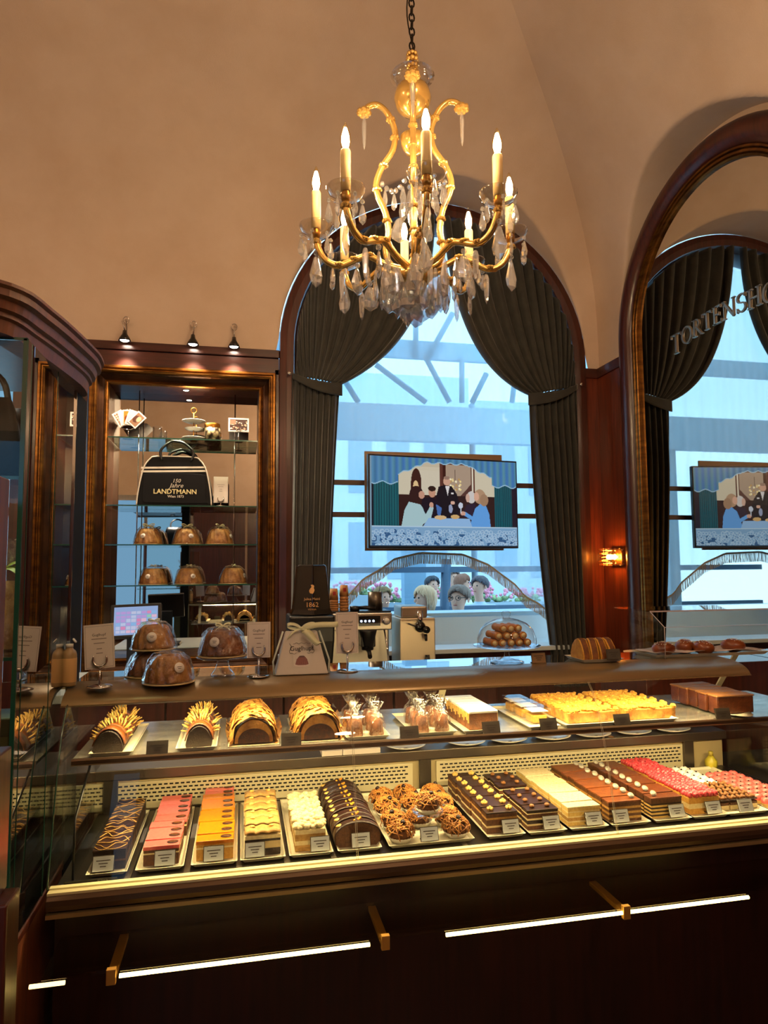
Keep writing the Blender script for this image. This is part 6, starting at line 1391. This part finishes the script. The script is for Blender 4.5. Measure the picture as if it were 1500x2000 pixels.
# ================================================================== OUTSIDE
mb = MB(); mb.box(-6, 12, WALLY+.6, 30, -.05, .35); struct(mb.build('terrace_floor', mat('terrace', 'aab4ba', .8)), 'pale terrace outside')
pw = mat('white_laminate', 'dce6ec', .4)
p = WY(785, 1205, 4.9); b = MB(); b.box(.5, 3.1, 4.9, 5.15, .3, p.z); t = thing('terrace_bench', 'white terrace bench back just outside the window', 'bench', (0, 0, 0)); b.build('bench_back', pw, t, bevel=.01); b = MB(); b.box(.48, 3.12, 4.88, 5.17, p.z, p.z+.025); b.build('top_rail', mat('pale_blue_rail', 'a9c4d6', .4), t, bevel=.004)
# terrace roof
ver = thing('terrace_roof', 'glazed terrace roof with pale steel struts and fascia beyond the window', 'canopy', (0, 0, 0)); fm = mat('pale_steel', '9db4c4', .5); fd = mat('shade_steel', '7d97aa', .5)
zf0, zf1 = WY(850, 862, 6.2).z, WY(850, 793, 6.2).z
b = MB(); b.box(-4, 9, 6.2, 6.3, zf0, zf1); b.build('fascia', mat('pale_blue_fascia', 'a8c6da', .6), ver)
zh0, zh1 = WY(850, 702, 6.25).z, WY(850, 668, 6.25).z
b = MB(); b.box(-4, 9, 6.24, 6.3, zh0, zh1); b.build('upper_beam', mat('pale_blue_beam', 'b4cfe2', .6), ver)
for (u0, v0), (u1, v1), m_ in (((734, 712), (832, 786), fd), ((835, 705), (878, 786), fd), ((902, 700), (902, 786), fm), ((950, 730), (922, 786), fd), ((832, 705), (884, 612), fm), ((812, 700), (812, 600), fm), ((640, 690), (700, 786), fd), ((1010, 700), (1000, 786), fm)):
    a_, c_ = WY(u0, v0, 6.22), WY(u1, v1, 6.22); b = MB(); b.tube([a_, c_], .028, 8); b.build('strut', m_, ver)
for x in (-1.5, .6, 4.2, 6.): b = MB(); b.box(x, x+.12, 6.25, 6.35, 0.3, zf0); b.build('post', fm, ver)
b = MB(); b.add([(-4, WALLY+.6, 4.6), (9, WALLY+.6, 4.6), (9, 6.2, zf1), (-4, 6.2, zf1)], [(0, 1, 2, 3)]); b.build('roof_glass', thin_glass('roof_glass', tint=(.8, .9, .95)), ver)
# dark windscreen frame
q0, q1 = WY(872, 1092, 7.), WY(862, 1196, 7.)
ws = thing('windscreen_frame', 'dark blue windscreen frame crossing the terrace behind the guests', 'frame', (0, 0, 0)); dk = mat('navy_frame', '3c5a74', .5)
b = MB(); b.tube([q0, (q1.x, 7., .35)], .055, 8); b.build('slanted_post', dk, ws); b = MB(); z = WY(800, 1113, 7.).z; b.box(-1, 6, 6.96, 7.04, z-.03, z+.03); b.build('top_rail', dk, ws)
z = WY(900, 1187, 7.).z; b = MB(); b.box(-1, 6, 6.97, 7.03, z-.02, z+.02); b.build('lower_rail', dk, ws)
b = MB(); q = WY(808, 1150, 9.5); b.box(q.x-.16, q.x+.16, 9.4, 9.6, .35, 2.3); b.build('pillar', mat('pillar_blue', '6f93ac', .6), ws)
# flower boxes
pk_ = mat('pink_petals', 'd8688e', .7, c2='f0b0c4', scale=30.); gn = mat('box_leaves', '6f9a6a', .7, c2='a8c08a', scale=30.); bxm = mat('box_grey', '9fb2bf', .6)
for k, (u, v, y, w_) in enumerate(((800, 1163, 10.3, 1.2), (985, 1163, 10.3, 1.3), (690, 1150, 11., 1.3), (900, 1150, 11.6, 1.2))):
    q = WY(u, v, y); t = thing('flower_box', 'planter of pink flowers on the terrace, %s' % ('left of the slanted post', 'at the right', 'far left', 'far behind the post')[k], 'planter', (q.x, y, .35), 0, 'terrace planters')
    b = MB(); b.box(-w_/2, w_/2, -.12, .12, 0, q.z-.45); b.build('box', bxm, t); r = random.Random(k)
    b = MB()
    for i in range(60): b.sphere((r.uniform(-w_/2, w_/2), r.uniform(-.12, .12), q.z-.45+r.uniform(0, .1)), r.uniform(.03, .06), 6, 4, sc=(1, 1, .7))
    b.build('leaves', gn, t, kind='stuff'); b = MB()
    for i in range(70): b.sphere((r.uniform(-w_/2, w_/2), r.uniform(-.14, .1), q.z-.4+r.uniform(.02, .16)), r.uniform(.02, .04), 6, 4)
    b.build('flowers', pk_, t, kind='stuff')
# guests outside
skin = mat('skin', 'd8a58c', .6)
def guest(u, v, y, face, shirt, hair, label, hs=1., pose='sit', glasses=False, long=False):
    q = WY(u, v, y); zg = .35; hz_ = q.z-zg        # head centre above terrace
    t = thing('person', label, 'person', (q.x, y, zg), face, 'guests on the terrace')
    J = {'pelvis': (0, .02, hz_-.70), 'spine': (0, .02, hz_-.5), 'chest': (0, .01, hz_-.33), 'neck': (0, .0, hz_-.14), 'jaw': (0, -.028, hz_-.065), 'head': (0, 0, hz_), 'crown': (0, .01, hz_+.075),
         'shL': (-.17, .01, hz_-.24), 'elL': (-.22, -.06, hz_-.5), 'haL': (-.12, -.28, hz_-.52), 'shR': (.17, .01, hz_-.24), 'elR': (.22, -.06, hz_-.5), 'haR': (.1, -.3, hz_-.48),
         'hipL': (-.1, 0, hz_-.72), 'knL': (-.12, -.42, hz_-.68), 'ftL': (-.12, -.42, .06), 'hipR': (.1, 0, hz_-.72), 'knR': (.12, -.42, hz_-.68), 'ftR': (.12, -.42, .06)}
    E_ = [('pelvis', 'spine'), ('spine', 'chest'), ('chest', 'neck'), ('neck', 'jaw'), ('jaw', 'head'), ('head', 'crown'), ('chest', 'shL'), ('shL', 'elL'), ('elL', 'haL'), ('chest', 'shR'), ('shR', 'elR'), ('elR', 'haR'), ('pelvis', 'hipL'), ('hipL', 'knL'), ('knL', 'ftL'), ('pelvis', 'hipR'), ('hipR', 'knR'), ('knR', 'ftR')]
    Rr = {'pelvis': .15, 'spine': .14, 'chest': .15, 'neck': .047, 'jaw': .056, 'head': .082, 'crown': .062, 'shL': .07, 'elL': .048, 'haL': .035, 'shR': .07, 'elR': .048, 'haR': .035, 'hipL': .1, 'knL': .075, 'ftL': .05, 'hipR': .1, 'knR': .075, 'ftR': .05}
    ks = list(J); me = bpy.data.meshes.new('body'); me.from_pydata([J[k] for k in ks], [(ks.index(a), ks.index(c)) for a, c in E_], []); o = bpy.data.objects.new('body', me); COL.objects.link(o); o.parent = t
    md = o.modifiers.new('skin', 'SKIN'); 
    for i, k in enumerate(ks): me.skin_vertices[0].data[i].radius = (Rr[k], Rr[k]*(.8 if k in ('chest', 'spine', 'pelvis') else 1)); me.skin_vertices[0].data[i].use_root = (k == 'pelvis')
    sd = o.modifiers.new('sub', 'SUBSURF'); sd.levels = 2; sd.render_levels = 2; md.use_smooth_shade = True
    bm_, nt, bs = nodes_of('clothed_skin_'+label[:18]); tc = N(nt, 'ShaderNodeTexCoord'); sx = N(nt, 'ShaderNodeSeparateXYZ'); nt.links.new(tc.outputs['Object'], sx.inputs[0]); gt = N(nt, 'ShaderNodeMath', operation='GREATER_THAN'); gt.inputs[1].default_value = hz_-.165; nt.links.new(sx.outputs[2], gt.inputs[0])
    mxx = N(nt, 'ShaderNodeMix', data_type='RGBA'); mxx.inputs[6].default_value = lin(shirt); mxx.inputs[7].default_value = lin('d8a58c'); nt.links.new(gt.outputs[0], mxx.inputs[0]); nt.links.new(mxx.outputs[2], bs.inputs['Base Color']); bs.inputs['Roughness'].default_value = .8
    me.materials.append(bm_)
    hm = mat('hair_'+label[:18], hair, .6, bump=.4, bscale=60, stretch=(1, 1, .2)); b = MB()
    rh = random.Random(len(label)*7)
    for k in range(150):      # locks of hair flowing from the crown
        a = rh.uniform(0, 2*PI); fr = max(0, -math.sin(a)); ph0 = rh.uniform(.0, .7); ph1 = (1.75 if not long else 2.15)*(1-.5*fr)+rh.uniform(-.15, .1)
        if ph1 < ph0+.2: ph1 = ph0+.25
        pts = []
        for q_ in range(6):
            ph = ph0+(ph1-ph0)*q_/5; r_ = .093+.006*math.sin(PI*q_/5)+rh.uniform(-.003, .003); aa = a+.12*math.sin(q_+k)
            pts.append((r_*math.sin(ph)*math.cos(aa), .012+r_*1.06*math.sin(ph)*math.sin(aa), hz_+.012+r_*1.1*math.cos(ph)-(.03*max(0, q_-3) if long and fr < .4 else 0)))
        b.tube(pts, [.011, .0125, .012, .011, .008, .003], 5)
    b.build('hair', hm, t, kind='stuff')
    b = MB(); b.sphere((0, -.098, hz_-.012), .014, 8, 6, sc=(.8, 1.1, 1.3)); b.build('nose', skin, t)
    b = MB()
    for s in (-1, 1): b.sphere((s*.033, -.083, hz_+.014), .009, 8, 6)
    b.build('eyes', black, t)
    b = MB(); b.sphere((0, -.086, hz_-.05), .02, 8, 5, sc=(1, .4, .28)); b.build('mouth', mat('lips_'+label[:14], 'a85a50', .5), t)
    b = MB()
    for s in (-1, 1): b.sphere((s*.09, .005, hz_-.005), .022, 8, 6, sc=(.4, .8, 1.2))
    b.build('ears', skin, t)
    if glasses:
        b = MB()
        for s in (-1, 1): b.tube([(s*.035+.024*math.cos(a), -.103, hz_+.014+.019*math.sin(a)) for a in [2*PI*k/14 for k in range(14)]], .003, 5, closed=True); b.tube([(s*.06, -.1, hz_+.016), (s*.095, 0, hz_+.016)], .003, 5)
        b.build('glasses', black, t)
    return t
guest(828, 1170, 6.0, -1.2, '2c3552', 'e8bc92', 'blonde guest in dark blue sitting outside, back to the window', long=True)
guest(896, 1170, 5.72, -.7, '7fa0c4', '8a7468', 'grey haired guest with glasses sitting outside', glasses=True)
guest(748, 1168, 7.1, .4, '8fa8bc', '9a7c50', 'guest with sandy hair at the left of the terrace')
guest(845, 1143, 8.7, .2, 'c9d2d8', '2c3540', 'dark haired guest behind the slanted post')
guest(905, 1140, 8.1, .9, 'd4d8dc', '8a5a44', 'brown haired guest talking at the far table', long=True)
guest(936, 1146, 7.3, -1.0, 'b9d0e4', '54505a', 'guest in a pale blue shirt at the far table')
guest(886, 1128, 9.8, .1, '46607c', '6a5a54', 'guest in dark blue far back on the terrace')
# pale house fronts across the street
for k, (x0, x1, h_, c) in enumerate(((-8, 0, 6.5, 'c2d2de'), (.2, 7, 7.5, 'cbd8e2'), (7.2, 14, 6.8, 'b9cad8'))):
    t = thing('house', 'pale house front across the street, %s' % ('left', 'middle', 'right')[k], 'building', (0, 0, 0)); b = MB(); b.box(x0, x1, 20, 22, 0, h_); b.build('wall', mat('house%d' % k, c, .8), t)
    for i in range(5):
        for j in range(2): xx = x0+.6+i*(x1-x0-.9)/5; b = MB(); b.box(xx, xx+.7, 19.97, 20.02, 1.2+j*2.6, 2.9+j*2.6); b.build('window', mat('house_pane%d' % k, '8fa9bb', .3) if 'house_pane%d' % k not in MATS else MATS['house_pane%d' % k], t)
# globes added behind the viewer as general fill light
for k, (x, y) in enumerate(((1.1, -2.6), (-3.3, .8), (.95, -.7))):
    t = thing('fill_globe', 'added fill light globe behind the viewer, %s' % ('right', 'far', 'nearest')[k], 'lamp', (x, y, 3.9)); b = MB(); b.sphere((0, 0, 0), .11, 20, 12); b.build('globe', fill_globe_m, t); b = MB(); b.tube([(0, 0, .1), (0, 0, .85)], .008, 6); b.build('rod', brass, t)
